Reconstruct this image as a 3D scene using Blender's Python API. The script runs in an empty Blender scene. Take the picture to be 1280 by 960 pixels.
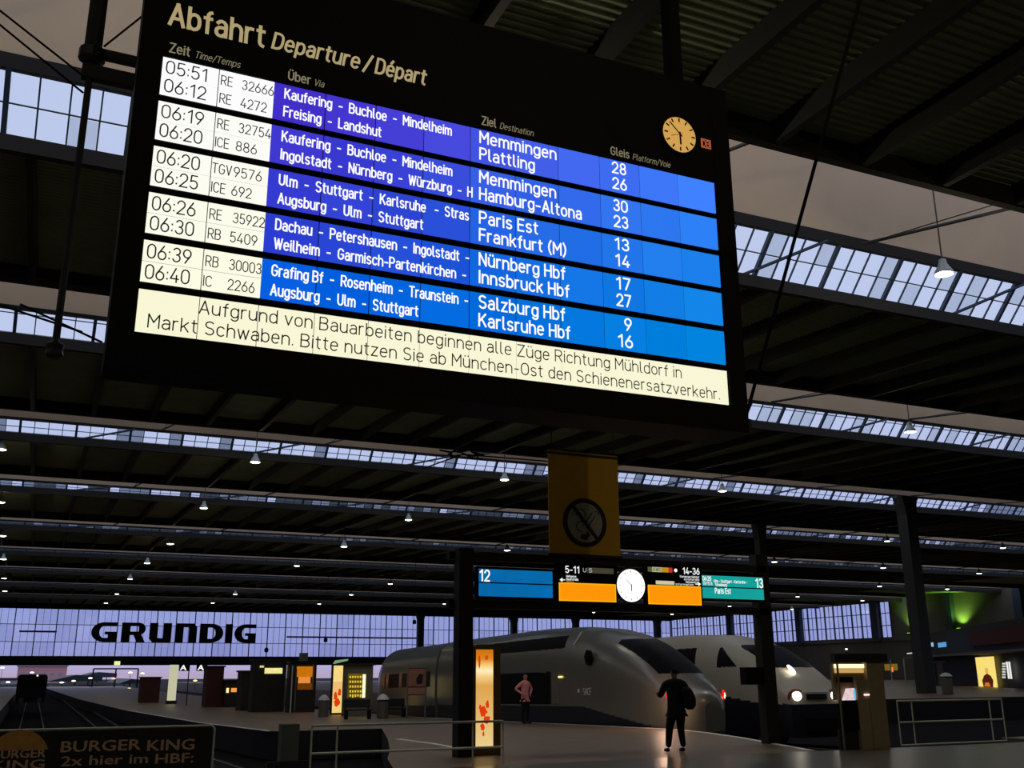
import bpy, bmesh, math, random
from mathutils import Vector, Matrix
random.seed(7)
PI = math.pi
# ------------------------------------------------------------------ camera
F, PITCH, YAW, ROLL, CZ = 1260.0, math.radians(16.0), math.radians(24.6), math.radians(-0.25), 1.75
_f = Vector((math.sin(YAW)*math.cos(PITCH), math.cos(YAW)*math.cos(PITCH), math.sin(PITCH)))
_r = Vector((math.cos(YAW), -math.sin(YAW), 0)); _u = _r.cross(_f)
_r, _u = _r*math.cos(ROLL)+_u*math.sin(ROLL), -_r*math.sin(ROLL)+_u*math.cos(ROLL)
CAM = Vector((0, 0, CZ))
scene = bpy.context.scene
COL = scene.collection
cd = bpy.data.cameras.new('camera'); cam = bpy.data.objects.new('camera', cd); COL.objects.link(cam)
cd.sensor_fit = 'HORIZONTAL'; cd.sensor_width = 36; cd.lens = 36*F/1280; cd.clip_end = 3000; cd.clip_start = 0.1
m3 = Matrix((_r, _u, -_f)).transposed()
cam.matrix_world = Matrix.Translation(CAM) @ m3.to_4x4()
scene.camera = cam
# ------------------------------------------------------------------ sky and exposure
vs = scene.view_settings
vs.view_transform = 'Standard'; vs.look = 'None'; vs.gamma = 1; vs.use_curve_mapping = False; vs.exposure = 0.0
def srgb(r, g, b):
    f = lambda c: ((c/255+0.055)/1.055)**2.4 if c > 10.3 else c/255/12.92
    return (f(r), f(g), f(b), 1)
world = bpy.data.worlds.new('dawn_sky'); scene.world = world; world.use_nodes = True
wn = world.node_tree.nodes; wl = world.node_tree.links
bg = wn['Background']; tc = wn.new('ShaderNodeTexCoord'); sx = wn.new('ShaderNodeSeparateXYZ'); rp = wn.new('ShaderNodeValToRGB')
wl.new(tc.outputs['Generated'], sx.inputs[0]); wl.new(sx.outputs['Z'], rp.inputs[0]); wl.new(rp.outputs[0], bg.inputs[0])
el = rp.color_ramp.elements
el[0].position = 0.0; el[0].color = srgb(180, 164, 196)
el[1].position = 1.0; el[1].color = srgb(212, 224, 252)
for p, c in ((0.012, srgb(178, 178, 226)), (0.07, srgb(184, 192, 238)), (0.25, srgb(216, 226, 252))):
    e = el.new(p); e.color = c
bg.inputs[1].default_value = 1.0
# ------------------------------------------------------------------ pixel -> point helpers
def ray(x, y): return _f*F + _r*(x-640) - _u*(y-480)
def onz(x, y, z=0.0): d = ray(x, y); return CAM + d*((z-CZ)/d.z)
def ony(x, y, Y): d = ray(x, y); return CAM + d*(Y/d.y)
def onx(x, y, X): d = ray(x, y); return CAM + d*(X/d.x)
# ------------------------------------------------------------------ materials
MATS = {}
def mat(name, rgb, rough=0.7, metal=0.0, noise=0.15, nscale=3.0, bump=0.0, spec=0.5):
    if name in MATS: return MATS[name]
    m = bpy.data.materials.new(name); m.use_nodes = True; nt = m.node_tree; b = nt.nodes['Principled BSDF']
    c = srgb(*rgb); b.inputs['Roughness'].default_value = rough; b.inputs['Metallic'].default_value = metal
    b.inputs['Specular IOR Level'].default_value = spec
    t = nt.nodes.new('ShaderNodeTexCoord'); n = nt.nodes.new('ShaderNodeTexNoise'); n.inputs['Scale'].default_value = nscale
    n.inputs['Detail'].default_value = 4
    nt.links.new(t.outputs['Object'], n.inputs['Vector'])
    mx = nt.nodes.new('ShaderNodeMix'); mx.data_type = 'RGBA'
    mx.inputs[6].default_value = tuple(v*(1-noise) for v in c[:3])+(1,); mx.inputs[7].default_value = tuple(min(1, v*(1+noise)) for v in c[:3])+(1,)
    nt.links.new(n.outputs['Fac'], mx.inputs[0]); nt.links.new(mx.outputs[2], b.inputs['Base Color'])
    if bump:
        bp = nt.nodes.new('ShaderNodeBump'); bp.inputs['Strength'].default_value = bump; bp.inputs['Distance'].default_value = 0.02
        nt.links.new(n.outputs['Fac'], bp.inputs['Height']); nt.links.new(bp.outputs[0], b.inputs['Normal'])
    MATS[name] = m; return m
def em(name, rgb, s=1.0, var=0.0, vscale=1.0):
    if name in MATS: return MATS[name]
    m = bpy.data.materials.new(name); m.use_nodes = True; nt = m.node_tree; nt.nodes.clear()
    o = nt.nodes.new('ShaderNodeOutputMaterial'); e = nt.nodes.new('ShaderNodeEmission')
    c = srgb(*rgb); e.inputs[0].default_value = c; e.inputs[1].default_value = s
    if var:
        t = nt.nodes.new('ShaderNodeTexCoord'); n = nt.nodes.new('ShaderNodeTexNoise'); n.inputs['Scale'].default_value = vscale
        nt.links.new(t.outputs['Object'], n.inputs['Vector'])
        mx = nt.nodes.new('ShaderNodeMix'); mx.data_type = 'RGBA'
        mx.inputs[6].default_value = tuple(v*(1-var) for v in c[:3])+(1,); mx.inputs[7].default_value = tuple(v*(1+var) for v in c[:3])+(1,)
        nt.links.new(n.outputs['Fac'], mx.inputs[0]); nt.links.new(mx.outputs[2], e.inputs[0])
    nt.links.new(e.outputs[0], o.inputs[0]); MATS[name] = m; return m
def em_ramp(name, stops, z0, z1, s=1.0):
    m = bpy.data.materials.new(name); m.use_nodes = True; nt = m.node_tree; nt.nodes.clear()
    o = nt.nodes.new('ShaderNodeOutputMaterial'); e = nt.nodes.new('ShaderNodeEmission'); t = nt.nodes.new('ShaderNodeTexCoord'); x = nt.nodes.new('ShaderNodeSeparateXYZ')
    mr = nt.nodes.new('ShaderNodeMapRange'); mr.inputs[1].default_value = z0; mr.inputs[2].default_value = z1; r = nt.nodes.new('ShaderNodeValToRGB')
    nt.links.new(t.outputs['Object'], x.inputs[0]); nt.links.new(x.outputs['Z'], mr.inputs[0]); nt.links.new(mr.outputs[0], r.inputs[0]); nt.links.new(r.outputs[0], e.inputs[0]); nt.links.new(e.outputs[0], o.inputs[0])
    el_ = r.color_ramp.elements; el_[0].position = stops[0][0]; el_[0].color = srgb(*stops[0][1]); el_[1].position = stops[-1][0]; el_[1].color = srgb(*stops[-1][1])
    for p, c in stops[1:-1]: el_.new(p).color = srgb(*c)
    e.inputs[1].default_value = s; return m
def blob(mb, cx, cz, rx, rz, y0, y1, n=11):
    mb.prism([(cx+rx*random.uniform(.6,1.1)*math.cos(2*PI*i/n), cz+rz*random.uniform(.6,1.1)*math.sin(2*PI*i/n)) for i in range(n)], y0, y1)
def glass(name, tint, gloss=0.08, haze=0.0):
    if name in MATS: return MATS[name]
    m = bpy.data.materials.new(name); m.use_nodes = True; nt = m.node_tree; nt.nodes.clear()
    o = nt.nodes.new('ShaderNodeOutputMaterial'); t = nt.nodes.new('ShaderNodeBsdfTransparent'); g = nt.nodes.new('ShaderNodeBsdfGlossy')
    t.inputs[0].default_value = tint+(1,); g.inputs['Roughness'].default_value = 0.15
    d = nt.nodes.new('ShaderNodeBsdfDiffuse'); d.inputs[0].default_value = (0.45, 0.5, 0.55, 1)
    n = nt.nodes.new('ShaderNodeTexNoise'); n.inputs['Scale'].default_value = 1.3; tc = nt.nodes.new('ShaderNodeTexCoord')
    nt.links.new(tc.outputs['Object'], n.inputs['Vector'])
    mr = nt.nodes.new('ShaderNodeMapRange'); mr.inputs[3].default_value = haze*0.5; mr.inputs[4].default_value = haze*1.5
    nt.links.new(n.outputs['Fac'], mr.inputs[0])
    m1 = nt.nodes.new('ShaderNodeMixShader'); m1.inputs[0].default_value = gloss; m2 = nt.nodes.new('ShaderNodeMixShader')
    nt.links.new(t.outputs[0], m1.inputs[1]); nt.links.new(g.outputs[0], m1.inputs[2])
    nt.links.new(mr.outputs[0], m2.inputs[0]); nt.links.new(m1.outputs[0], m2.inputs[1]); nt.links.new(d.outputs[0], m2.inputs[2])
    nt.links.new(m2.outputs[0], o.inputs[0]); MATS[name] = m; return m
M_STEEL = mat('dark_steel_paint', (52, 54, 50), 0.6, 0.0)
M_BEAM = mat('black_roof_beam_paint', (24, 24, 22), 0.8)
M_EDGE = mat('dark_brown_edge_beam', (30, 28, 24), 0.85)
M_BLUEST = mat('blue_grey_steel', (48, 66, 84), 0.55, 0.0)
M_DECK = mat('pale_bounce_deck', (205, 200, 188), 0.9)  # unseen deck top, made pale to bounce sky light up to the lining
M_CORR = mat('corrugated_roof_sheet', (138, 150, 118), 0.8, 0.0, 0.25, 0.8)
M_BEIGE = mat('beige_lantern_lining', (232, 206, 172), 0.9, 0, 0.08, 0.6)
M_FLOOR = mat('terrazzo_floor', (96, 96, 80), 0.28, 0, 0.25, 1.2, 0.05)
M_PLAT = mat('platform_paving', (132, 110, 82), 0.42, 0, 0.25, 1.5)
M_PIT = mat('track_ballast', (17, 16, 14), 0.95, 0, 0.5, 6, 0.6, 0.1)
M_PITW = mat('shaded_platform_wall', (22, 20, 18), 0.9)  # near black: the shade of the track pits is put into this colour
M_LINE = mat('white_edge_paint', (240, 240, 228), 0.5)
M_RAIL = mat('worn_rail_steel', (96, 96, 92), 0.5, 0.5)
M_BLACK = mat('black_housing', (7, 7, 7), 0.7, 0, 0.2, 3, 0, 0.2)
M_GALV = mat('galvanised_tube', (228, 228, 212), 0.4, 0.1)
M_WALL = mat('dark_render', (104, 100, 90), 0.9, 0, 0.2, 0.5)
M_SILL = mat('slate_blue_panel', (34, 44, 58), 0.7)
M_DARK = mat('dark_grey_panel', (40, 38, 34), 0.7)
# ------------------------------------------------------------------ mesh helpers
class MB:
    def __init__(s): s.v = []; s.f = []; s.mi = []; s.cur = 0
    def face(s, *idx): s.f.append(idx); s.mi.append(s.cur)
    def box(s, x0, x1, y0, y1, z0, z1):
        n = len(s.v)
        s.v += [(x0,y0,z0),(x1,y0,z0),(x1,y1,z0),(x0,y1,z0),(x0,y0,z1),(x1,y0,z1),(x1,y1,z1),(x0,y1,z1)]
        for q in ((0,3,2,1),(4,5,6,7),(0,1,5,4),(1,2,6,5),(2,3,7,6),(3,0,4,7)): s.face(*[n+i for i in q])
        return s
    def bar(s, p, q, r=0.03, n=6, r2=None):
        p = Vector(p); q = Vector(q); d = (q-p).normalized(); r2 = r if r2 is None else r2
        a = d.cross(Vector((0,0,1))); a = a.normalized() if a.length > 1e-3 else Vector((1,0,0)); b = d.cross(a)
        k = len(s.v)
        for c, rr in ((p, r), (q, r2)):
            for i in range(n):
                t = 2*PI*i/n+PI/n; w = c + a*math.cos(t)*rr + b*math.sin(t)*rr; s.v.append(tuple(w))
        for i in range(n): s.face(k+i, k+(i+1)%n, k+n+(i+1)%n, k+n+i)
        s.face(*[k+i for i in range(n)][::-1]); s.face(*[k+n+i for i in range(n)]); return s
    def prism(s, pts, a, b, axis='y'):
        """outline pts (two coords) extruded between a and b along the axis"""
        n = len(pts); k = len(s.v)
        for c in (a, b):
            for (u, w) in pts:
                s.v.append({'y': (u, c, w), 'x': (c, u, w), 'z': (u, w, c)}[axis])
        s.face(*[k+i for i in range(n)]); s.face(*[k+n+i for i in range(n)][::-1])
        for i in range(n): s.face(k+i, k+n+i, k+n+(i+1)%n, k+(i+1)%n)
        return s
    def lathe(s, c, prof, n=20, axis='z'):
        k = len(s.v); c = Vector(c)
        for (r, h) in prof:
            for i in range(n):
                t = 2*PI*i/n
                o = (r*math.cos(t), r*math.sin(t), h) if axis == 'z' else (r*math.cos(t), h, r*math.sin(t))
                s.v.append(tuple(c+Vector(o)))
        for j in range(len(prof)-1):
            for i in range(n): s.face(k+j*n+i, k+j*n+(i+1)%n, k+(j+1)*n+(i+1)%n, k+(j+1)*n+i)
        s.face(*[k+i for i in range(n)][::-1]); s.face(*[k+(len(prof)-1)*n+i for i in range(n)]); return s
    def mesh(s, name, ms):
        me = bpy.data.meshes.new(name); me.from_pydata(s.v, [], s.f)
        if not isinstance(ms, (list, tuple)): ms = [ms]
        for m in ms: me.materials.append(m)
        if len(ms) > 1: me.polygons.foreach_set('material_index', s.mi)
        me.validate(); me.update()
        bm = bmesh.new(); bm.from_mesh(me); bmesh.ops.recalc_face_normals(bm, faces=bm.faces); bm.to_mesh(me); bm.free()
        return me
    def build(s, name, ms, parent=None, loc=None, smooth=False, label=None, kind=None):
        me = s.mesh(name, ms)
        if smooth:
            for p in me.polygons: p.use_smooth = True
        return link(name, me, parent, loc, label, kind)
def link(name, me, parent=None, loc=None, label=None, kind=None):
    o = bpy.data.objects.new(name, me); COL.objects.link(o)
    if parent: o.parent = parent
    if loc is not None: o.location = loc
    if label: o['label'] = label
    if kind: o['kind'] = kind
    return o
def Bx(*a): return MB().box(*a)
def tag(o, label, cat, group=None):
    o['label'] = label; o['category'] = cat
    if group: o['group'] = group
    return o
def thing(name, label, cat, loc=(0,0,0), group=None, rz=0):
    o = bpy.data.objects.new(name, None); COL.objects.link(o); o.location = loc; o.rotation_euler = (0,0,rz)
    o.empty_display_size = 0.2
    return tag(o, label, cat, group)
def rel(o, *pts): return [Vector(p)-Vector(o.location) for p in pts]
def struct(name, mb, ms, label=None): return mb.build(name, ms, None, None, False, label, 'structure')
def sempty(name, loc=(0,0,0), label=None):
    o = bpy.data.objects.new(name, None); COL.objects.link(o); o.location = loc; o['kind'] = 'structure'
    if label: o['label'] = label
    return o
ORD = ['first','second','third','fourth','fifth','sixth','seventh','eighth','ninth','tenth','eleventh','twelfth']
# lettering: vertical text facing -Y, fitted between x0 and x1, cap height cap, baseline z0
_cap = {}
def oval(w, h):
    c = w/2; r = min(c*1.05, h/2); return 'A %g %g %g %g 180 0 L %g %g A %g %g %g %g 0 -180 L 0 %g' % (c, h-r, c, r, w, r, c, r, c, r, h-r)
GL = {
 '0': (6, oval(6,10)), '1': (4, 'M 0.4 7.9 L 3.2 10 L 3.2 0'), '2': (6, 'A 3 7.1 2.9 2.9 170 -38 L 0 0 L 6 0'), '3': (6, 'A 3 7.5 2.6 2.5 155 -90 M 3 5 A 3 2.6 2.9 2.6 85 -160'),
 '4': (6.2, 'M 3.8 10 L 0 2.4 L 6.2 2.4 M 4.6 5 L 4.6 0'), '5': (6, 'M 5.4 10 L 0.9 10 L 0.5 5.3 A 2.9 3.1 3 3.1 130 -150'), '6': (6, 'M 4.2 10 L 0.6 4.6 M 6 3 A 3 3 3 3 0 360'), '7': (6, 'M 0 10 L 5.8 10 L 1.9 0'),
 '8': (6, 'M 5.5 7.5 A 3 7.5 2.5 2.5 0 360 M 5.9 2.6 A 3 2.6 2.9 2.6 0 360'), '9': (6, 'M 6 7 A 3 7 3 3 0 360 M 5.4 5.4 L 1.8 0'), ':': (0.8, 'M 0.4 1.4 L 0.4 1.9 M 0.4 6 L 0.4 6.5'),
 'A': (6.6, 'M 0 0 L 3.3 10 L 6.6 0 M 1.1 3.1 L 5.5 3.1'), 'B': (6.2, 'M 0 0 L 0 10 L 3.5 10 A 3.5 7.65 2.3 2.35 90 -90 L 0 5.3 M 3.5 5.3 A 3.6 2.65 2.5 2.65 90 -90 L 0 0'),
 'C': (6, 'A 3.1 6.9 3.1 3.1 25 180 L 0 3.1 A 3.1 3.1 3.1 3.1 180 335'), 'D': (6.2, 'M 0 0 L 0 10 L 2.8 10 A 2.8 6.6 3.3 3.4 90 0 L 6.1 3.4 A 2.8 3.4 3.3 3.4 0 -90 L 0 0'),
 'E': (5.2, 'M 5.2 10 L 0 10 L 0 0 L 5.2 0 M 0 5.2 L 4.6 5.2'), 'F': (5, 'M 5 10 L 0 10 L 0 0 M 0 5.1 L 4.5 5.1'), 'G': (6.3, 'A 3.1 6.9 3.1 3.1 25 180 L 0 3.1 A 3.1 3.1 3.1 3.1 180 360 L 6.2 4.8 L 3.6 4.8'),
 'H': (6, 'M 0 0 L 0 10 M 6 0 L 6 10 M 0 5.1 L 6 5.1'), 'I': (0.2, 'M 0.1 0 L 0.1 10'), 'K': (6.1, 'M 0 0 L 0 10 M 5.7 10 L 0 3.7 M 2.2 6.1 L 6.1 0'), 'L': (4.8, 'M 0 10 L 0 0 L 4.8 0'),
 'M': (7.2, 'M 0 0 L 0 10 L 3.6 4 L 7.2 10 L 7.2 0'), 'N': (6, 'M 0 0 L 0 10 L 6 0 L 6 10'), 'O': (6.4, oval(6.4,10)), 'P': (5.9, 'M 0 0 L 0 10 L 3.3 10 A 3.3 7.3 2.6 2.7 90 -90 L 0 4.6'),
 'R': (6, 'M 0 0 L 0 10 L 3.3 10 A 3.3 7.35 2.6 2.65 90 -90 L 0 4.7 M 3 4.7 L 6 0'), 'S': (6, 'A 3 7.55 2.8 2.45 35 270 M 3 5.1 A 3 2.55 2.9 2.55 90 -150'), 'T': (6, 'M 0 10 L 6 10 M 3 10 L 3 0'),
 'U': (6, 'M 0 10 L 0 3 A 3 3 3 3 180 360 L 6 10'), 'V': (6, 'M 0 10 L 3 0 L 6 10'), 'W': (8.8, 'M 0 10 L 2.2 0 L 4.4 9.4 L 6.6 0 L 8.8 10'), 'Z': (6, 'M 0 10 L 6 10 L 0 0 L 6 0'), 'Ü': (6, 'M 0 9 L 0 3 A 3 3 3 3 180 360 L 6 9 M 1.6 11.2 L 1.6 11.7 M 4.4 11.2 L 4.4 11.7'),
 'a': (5, 'A 2.6 5 2.3 2.2 150 0 L 4.9 0 M 4.9 4.1 L 2.1 4.1 A 2.1 2.05 2.1 2.05 90 270 L 3 0 L 4.9 1.5'), 'b': (5.2, 'M 0 10 L 0 0 M 0 4.6 '+oval(5.2,7.2)), 'c': (4.9, 'A 2.6 4.6 2.6 2.6 35 180 L 0 2.6 A 2.6 2.6 2.6 2.6 180 325'),
 'd': (5.2, 'M 5.2 10 L 5.2 0 M 0 4.6 '+oval(5.2,7.2)), 'e': (5.2, 'M 0 3.8 L 5.1 3.8 A 2.6 4.6 2.5 2.6 -12 180 L 0 2.6 A 2.6 2.6 2.6 2.6 180 318'), 'f': (3.4, 'M 1.5 0 L 1.5 8 A 3.3 8 1.8 2 180 95 M 0 7 L 3.3 7'),
 'g': (5.2, 'M 0 4.6 '+oval(5.2,7.2)+' M 5.2 7.2 L 5.2 -0.4 A 2.7 -0.4 2.5 2.2 0 -150'), 'h': (5.2, 'M 0 0 L 0 10 M 0 4.6 A 2.6 4.6 2.6 2.6 180 0 L 5.2 0'), 'i': (0.4, 'M 0.2 0 L 0.2 7.2 M 0.2 9.3 L 0.2 9.7'),
 'k': (4.9, 'M 0 0 L 0 10 M 4.6 7.2 L 0 2.7 M 1.7 4.3 L 4.9 0'), 'l': (1.9, 'M 0.2 10 L 0.2 1.7 A 1.9 1.7 1.7 1.7 180 265'), 'm': (8.4, 'M 0 0 L 0 7.2 M 0 5.1 A 2.1 5.1 2.1 2.1 180 0 L 4.2 0 M 4.2 5.1 A 6.3 5.1 2.1 2.1 180 0 L 8.4 0'),
 'n': (5.2, 'M 0 0 L 0 7.2 M 0 4.6 A 2.6 4.6 2.6 2.6 180 0 L 5.2 0'), 'o': (5.2, 'M 0 4.6 '+oval(5.2,7.2)), 'p': (5.2, 'M 0 -2.6 L 0 7.2 M 0 4.6 '+oval(5.2,7.2)), 'r': (3.2, 'M 0 0 L 0 7.2 M 0 4.9 A 2.3 4.9 2.3 2.3 180 70'),
 's': (4.8, 'A 2.4 5.4 2.2 1.8 35 270 M 2.4 3.6 A 2.4 1.8 2.3 1.8 90 -150'), 't': (3.4, 'M 1.3 9.4 L 1.3 1.8 A 3.1 1.8 1.8 1.8 180 270 M 0 7.2 L 3.3 7.2'), 'u': (5.2, 'M 0 7.2 L 0 2.6 A 2.6 2.6 2.6 2.6 180 360 M 5.2 7.2 L 5.2 0'),
 'v': (5.2, 'M 0 7.2 L 2.6 0 L 5.2 7.2'), 'w': (7.6, 'M 0 7.2 L 1.9 0 L 3.8 6.8 L 5.7 0 L 7.6 7.2'), 'z': (4.8, 'M 0 7.2 L 4.7 7.2 L 0 0 L 4.8 0'), 'y': (5.2, 'M 0 7.2 L 2.7 0 M 5.2 7.2 L 1.8 -2.6'), 'x': (5, 'M 0 7.2 L 5 0 M 5 7.2 L 0 0'), 'q': (5.2, 'M 5.2 -2.6 L 5.2 7.2 M 0 4.6 '+oval(5.2,7.2)),
 '-': (4, 'M 0.2 4 L 3.8 4'), '.': (0.6, 'M 0.3 0.3 L 0.3 0.7'), '/': (4, 'M 0 -1 L 4 10.6'), '(': (2.4, 'M 2.4 11 L 0.8 8 L 0.3 5 L 0.8 2 L 2.4 -1'), ')': (2.4, 'M 0 11 L 1.6 8 L 2.1 5 L 1.6 2 L 0 -1')}
GL['ü'] = (5.2, GL['u'][1]+' M 1.3 9.4 L 1.3 9.9 M 3.9 9.4 L 3.9 9.9'); GL['ß'] = GL['B']; GL['é'] = (5.2, GL['e'][1]+' M 2.4 8.8 L 3.6 10.6')
def strokes(d):
    t = d.split(); i = 0; out = []; cur = []
    while i < len(t):
        c = t[i]
        if c == 'M': out.append(cur); cur = [(float(t[i+1]), float(t[i+2]))]; i += 3
        elif c == 'L': cur.append((float(t[i+1]), float(t[i+2]))); i += 3
        else:
            cx, cy, rx, ry, a0, a1 = map(float, t[i+1:i+7]); n = max(3, int(abs(a1-a0)/26))
            cur += [(cx+rx*math.cos(math.radians(a0+(a1-a0)*k/n)), cy+ry*math.sin(math.radians(a0+(a1-a0)*k/n))) for k in range(n+1)]; i += 7
    out.append(cur)
    r = []
    for c in out:
        q = [p for j, p in enumerate(c) if j == 0 or abs(p[0]-c[j-1][0])+abs(p[1]-c[j-1][1]) > 0.05]
        if len(q) < 2: continue
        p = [q[0]]
        for j in range(1, len(q)):
            p.append(q[j])
            if j < len(q)-1:
                a = math.atan2(q[j][1]-q[j-1][1], q[j][0]-q[j-1][0]); b = math.atan2(q[j+1][1]-q[j][1], q[j+1][0]-q[j][0])
                if abs((b-a+PI) % (2*PI)-PI) > 0.9: r.append(p); p = [q[j]]
        r.append(p)
    return r
def text(s, x0, x1, z0, cap, m, Y, parent, bold=0.0, shear=0.0, name='lettering', th=0.004, loc=(0,0,0)):
    x = 0.0; segs = []; sp = 2.6 if bold else 2.3
    for ch in s:
        if ch == ' ': x += 3.7; continue
        w, d = GL[ch]
        for q in strokes(d): segs.append([(x+a+b*shear, b) for a, b in q])
        x += w+sp
    W = x-sp; kx = (x1-x0)/W; kz = cap/10.0; hw = kz*(0.50 if not bold else 0.76)
    v = []; f = []
    for q in segs:
        P_ = [(x0+a*kx, z0+b*kz) for a, b in q]; n = len(P_); L_ = []
        for j, (a, b) in enumerate(P_):
            d0 = (P_[j][0]-P_[j-1][0], P_[j][1]-P_[j-1][1]) if j else None; d1 = (P_[j+1][0]-a, P_[j+1][1]-b) if j < n-1 else None
            nm = []
            for d in (d0, d1):
                if d: l = math.hypot(*d) or 1; nm.append((-d[1]/l, d[0]/l))
            nx, ny = sum(p[0] for p in nm)/len(nm), sum(p[1] for p in nm)/len(nm); l2 = nx*nx+ny*ny or 1; k = min(1/l2, 2.2)*hw
            ex = (0, 0)
            if j == 0: ex = (-d1[0]/math.hypot(*d1)*hw*0.8, -d1[1]/math.hypot(*d1)*hw*0.8)
            if j == n-1: ex = (d0[0]/math.hypot(*d0)*hw*0.8, d0[1]/math.hypot(*d0)*hw*0.8)
            closed = abs(P_[0][0]-P_[-1][0])+abs(P_[0][1]-P_[-1][1]) < 1e-3
            if closed: ex = (0, 0)
            L_.append((a+ex[0], b+ex[1], nx*k, ny*k))
        k0 = len(v)
        for a, b, nx, ny in L_: v += [(a+nx-loc[0], Y-th-loc[1], b+ny-loc[2]), (a-nx-loc[0], Y-th-loc[1], b-ny-loc[2])]
        for j in range(n-1): f.append((k0+2*j, k0+2*j+1, k0+2*j+3, k0+2*j+2))
    me = bpy.data.meshes.new(name); me.from_pydata(v, [], f); me.materials.append(m); me.update()
    return link(name, me, parent)
def ftext(s, x0, x1, z0, cap, m, Y, parent, bold=0.0, shear=0.0, name='lettering', th=0.004, loc=(0,0,0)):
    cu = bpy.data.curves.new('t', 'FONT'); cu.body = s; cu.size = 1; cu.resolution_u = 2;  cu.shear = shear; cu.extrude = 0.001
    o = bpy.data.objects.new('t', cu); COL.objects.link(o)
    me = bpy.data.meshes.new_from_object(o.evaluated_get(bpy.context.evaluated_depsgraph_get()))
    bpy.data.objects.remove(o); bpy.data.curves.remove(cu)
    xs = [v.co.x for v in me.vertices]; a, b = min(xs), max(xs)
    k = (x1-x0)/(b-a) if x1 is not None else cap/0.73
    kz = cap/0.73
    for v in me.vertices:
        v.co = Vector((x0+(v.co.x-a)*k-loc[0], Y-(th if v.co.z > 0 else 0)-loc[1], z0+v.co.y*kz-loc[2]))
    me.materials.clear(); me.materials.append(m); me.name = name
    if bold:
        bm = bmesh.new(); bm.from_mesh(me); g0 = bm.verts[:]+bm.edges[:]+bm.faces[:]
        for dx, dz in ((1, 0.5), (-1, -0.5)):
            r_ = bmesh.ops.duplicate(bm, geom=g0)
            bmesh.ops.translate(bm, vec=(dx*bold*cap, dx*0.0004, dz*bold*cap), verts=[v for v in r_['geom'] if isinstance(v, bmesh.types.BMVert)])
        bm.to_mesh(me); bm.free()
    return link(name, me, parent)
# ================================================================== GROUND
pz = lambda Y: -0.02*max(0, min(Y, 70)-29)          # the platforms fall gently away from the concourse
def sheet(mb, poly_rows, th=0.95):
    """poly_rows: list of (Y, xl, xr) -> sloping slab"""
    k = len(mb.v)
    for (Y, a, b) in poly_rows:
        z = pz(Y); mb.v += [(a,Y,z),(b,Y,z),(a,Y,z-th),(b,Y,z-th)]
    n = len(poly_rows)
    for i in range(n-1):
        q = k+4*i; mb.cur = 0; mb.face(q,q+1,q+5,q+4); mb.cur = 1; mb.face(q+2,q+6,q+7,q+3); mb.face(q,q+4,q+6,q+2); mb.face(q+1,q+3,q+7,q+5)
    mb.face(k,k+2,k+3,k+1); q = k+4*(n-1); mb.face(q,q+1,q+3,q+2)
    return mb
struct('floor', Bx(-60, 172, -25, 19.4, -1.0, 0.0), M_FLOOR, 'dark stone concourse floor before the track ends')

pitm = MB()
for (ya, yb) in ((19.4, 29), (29, 70), (70, 900)):
    k = len(pitm.v); pitm.v += [(-400,ya,pz(ya)-1),(500,ya,pz(ya)-1),(500,yb,pz(yb)-1),(-400,yb,pz(yb)-1)]; pitm.face(k,k+1,k+2,k+3)
struct('floor', pitm, M_PIT, 'dark ballast of the track beds')
plat = sempty('floor', (0,0,0), 'platform between the left track bed and the pointed-nose train')
p_mb = MB(); sheet(p_mb, [(19.4, 6.4, 16.6), (22, 7.1, 17.4), (24.3, 7.9, 18.15), (28.2, 9.1, 19.0), (37, 11.7, 19.0)])
sheet(p_mb, [(37.01, 7.9, 19.0), (39.3, 7.6, 19.0), (52, 7.4, 19.0), (84, 6.6, 19.0), (125, 4.9, 19.0), (262, 2.0, 19.0)])
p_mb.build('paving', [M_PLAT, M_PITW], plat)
ln = MB()
for (a, b) in (((16.5,19.6),(18.0,24.2)), ((18.0,24.2),(18.6,26.8)), ((18.6,26.8),(18.78,28.6)), ((18.78,28.6),(18.78,70)), ((9.45,22.3),(9.6,25.9)), ((9.6,25.9),(9.4,28.2)), ((7.75,39),(7.5,52)), ((7.5,52),(6.75,84)), ((7.75,37.6),(7.75,39))):
    A = Vector((a[0],a[1],pz(a[1])+0.012)); B = Vector((b[0],b[1],pz(b[1])+0.012)); d = (B-A).normalized(); n = Vector((d.y,-d.x,0)).normalized()*0.085
    k = len(ln.v)
    for P in (A, B):
        ln.v += [tuple(P+n), tuple(P-n), tuple(P+n-Vector((0,0,0.02))), tuple(P-n-Vector((0,0,0.02)))]
    ln.face(k,k+1,k+5,k+4); ln.face(k+2,k+6,k+7,k+3); ln.face(k,k+4,k+6,k+2); ln.face(k+1,k+3,k+7,k+5); ln.face(k,k+2,k+3,k+1); ln.face(k+4,k+5,k+7,k+6)
ln.build('edge_line', M_LINE, plat, label='white painted safety line')
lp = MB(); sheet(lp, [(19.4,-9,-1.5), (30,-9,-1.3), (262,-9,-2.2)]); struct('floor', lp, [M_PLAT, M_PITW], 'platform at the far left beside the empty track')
struct('pit_shade_sheet', Bx(30, 172, 52.9, 53, -1.9, -0.02), M_PITW)  # added dark sheet, pit shade painted over the platform face
rp2 = Bx(30, 172, 53, 262, -1.9, 0.0); struct('floor', rp2, M_PLAT, 'platform beyond the right hand track beds')
struct('floor', Bx(24.3,172,19.4,21.0,-1.0,-0.0), M_FLOOR, 'concourse floor strip at the right')
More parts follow.
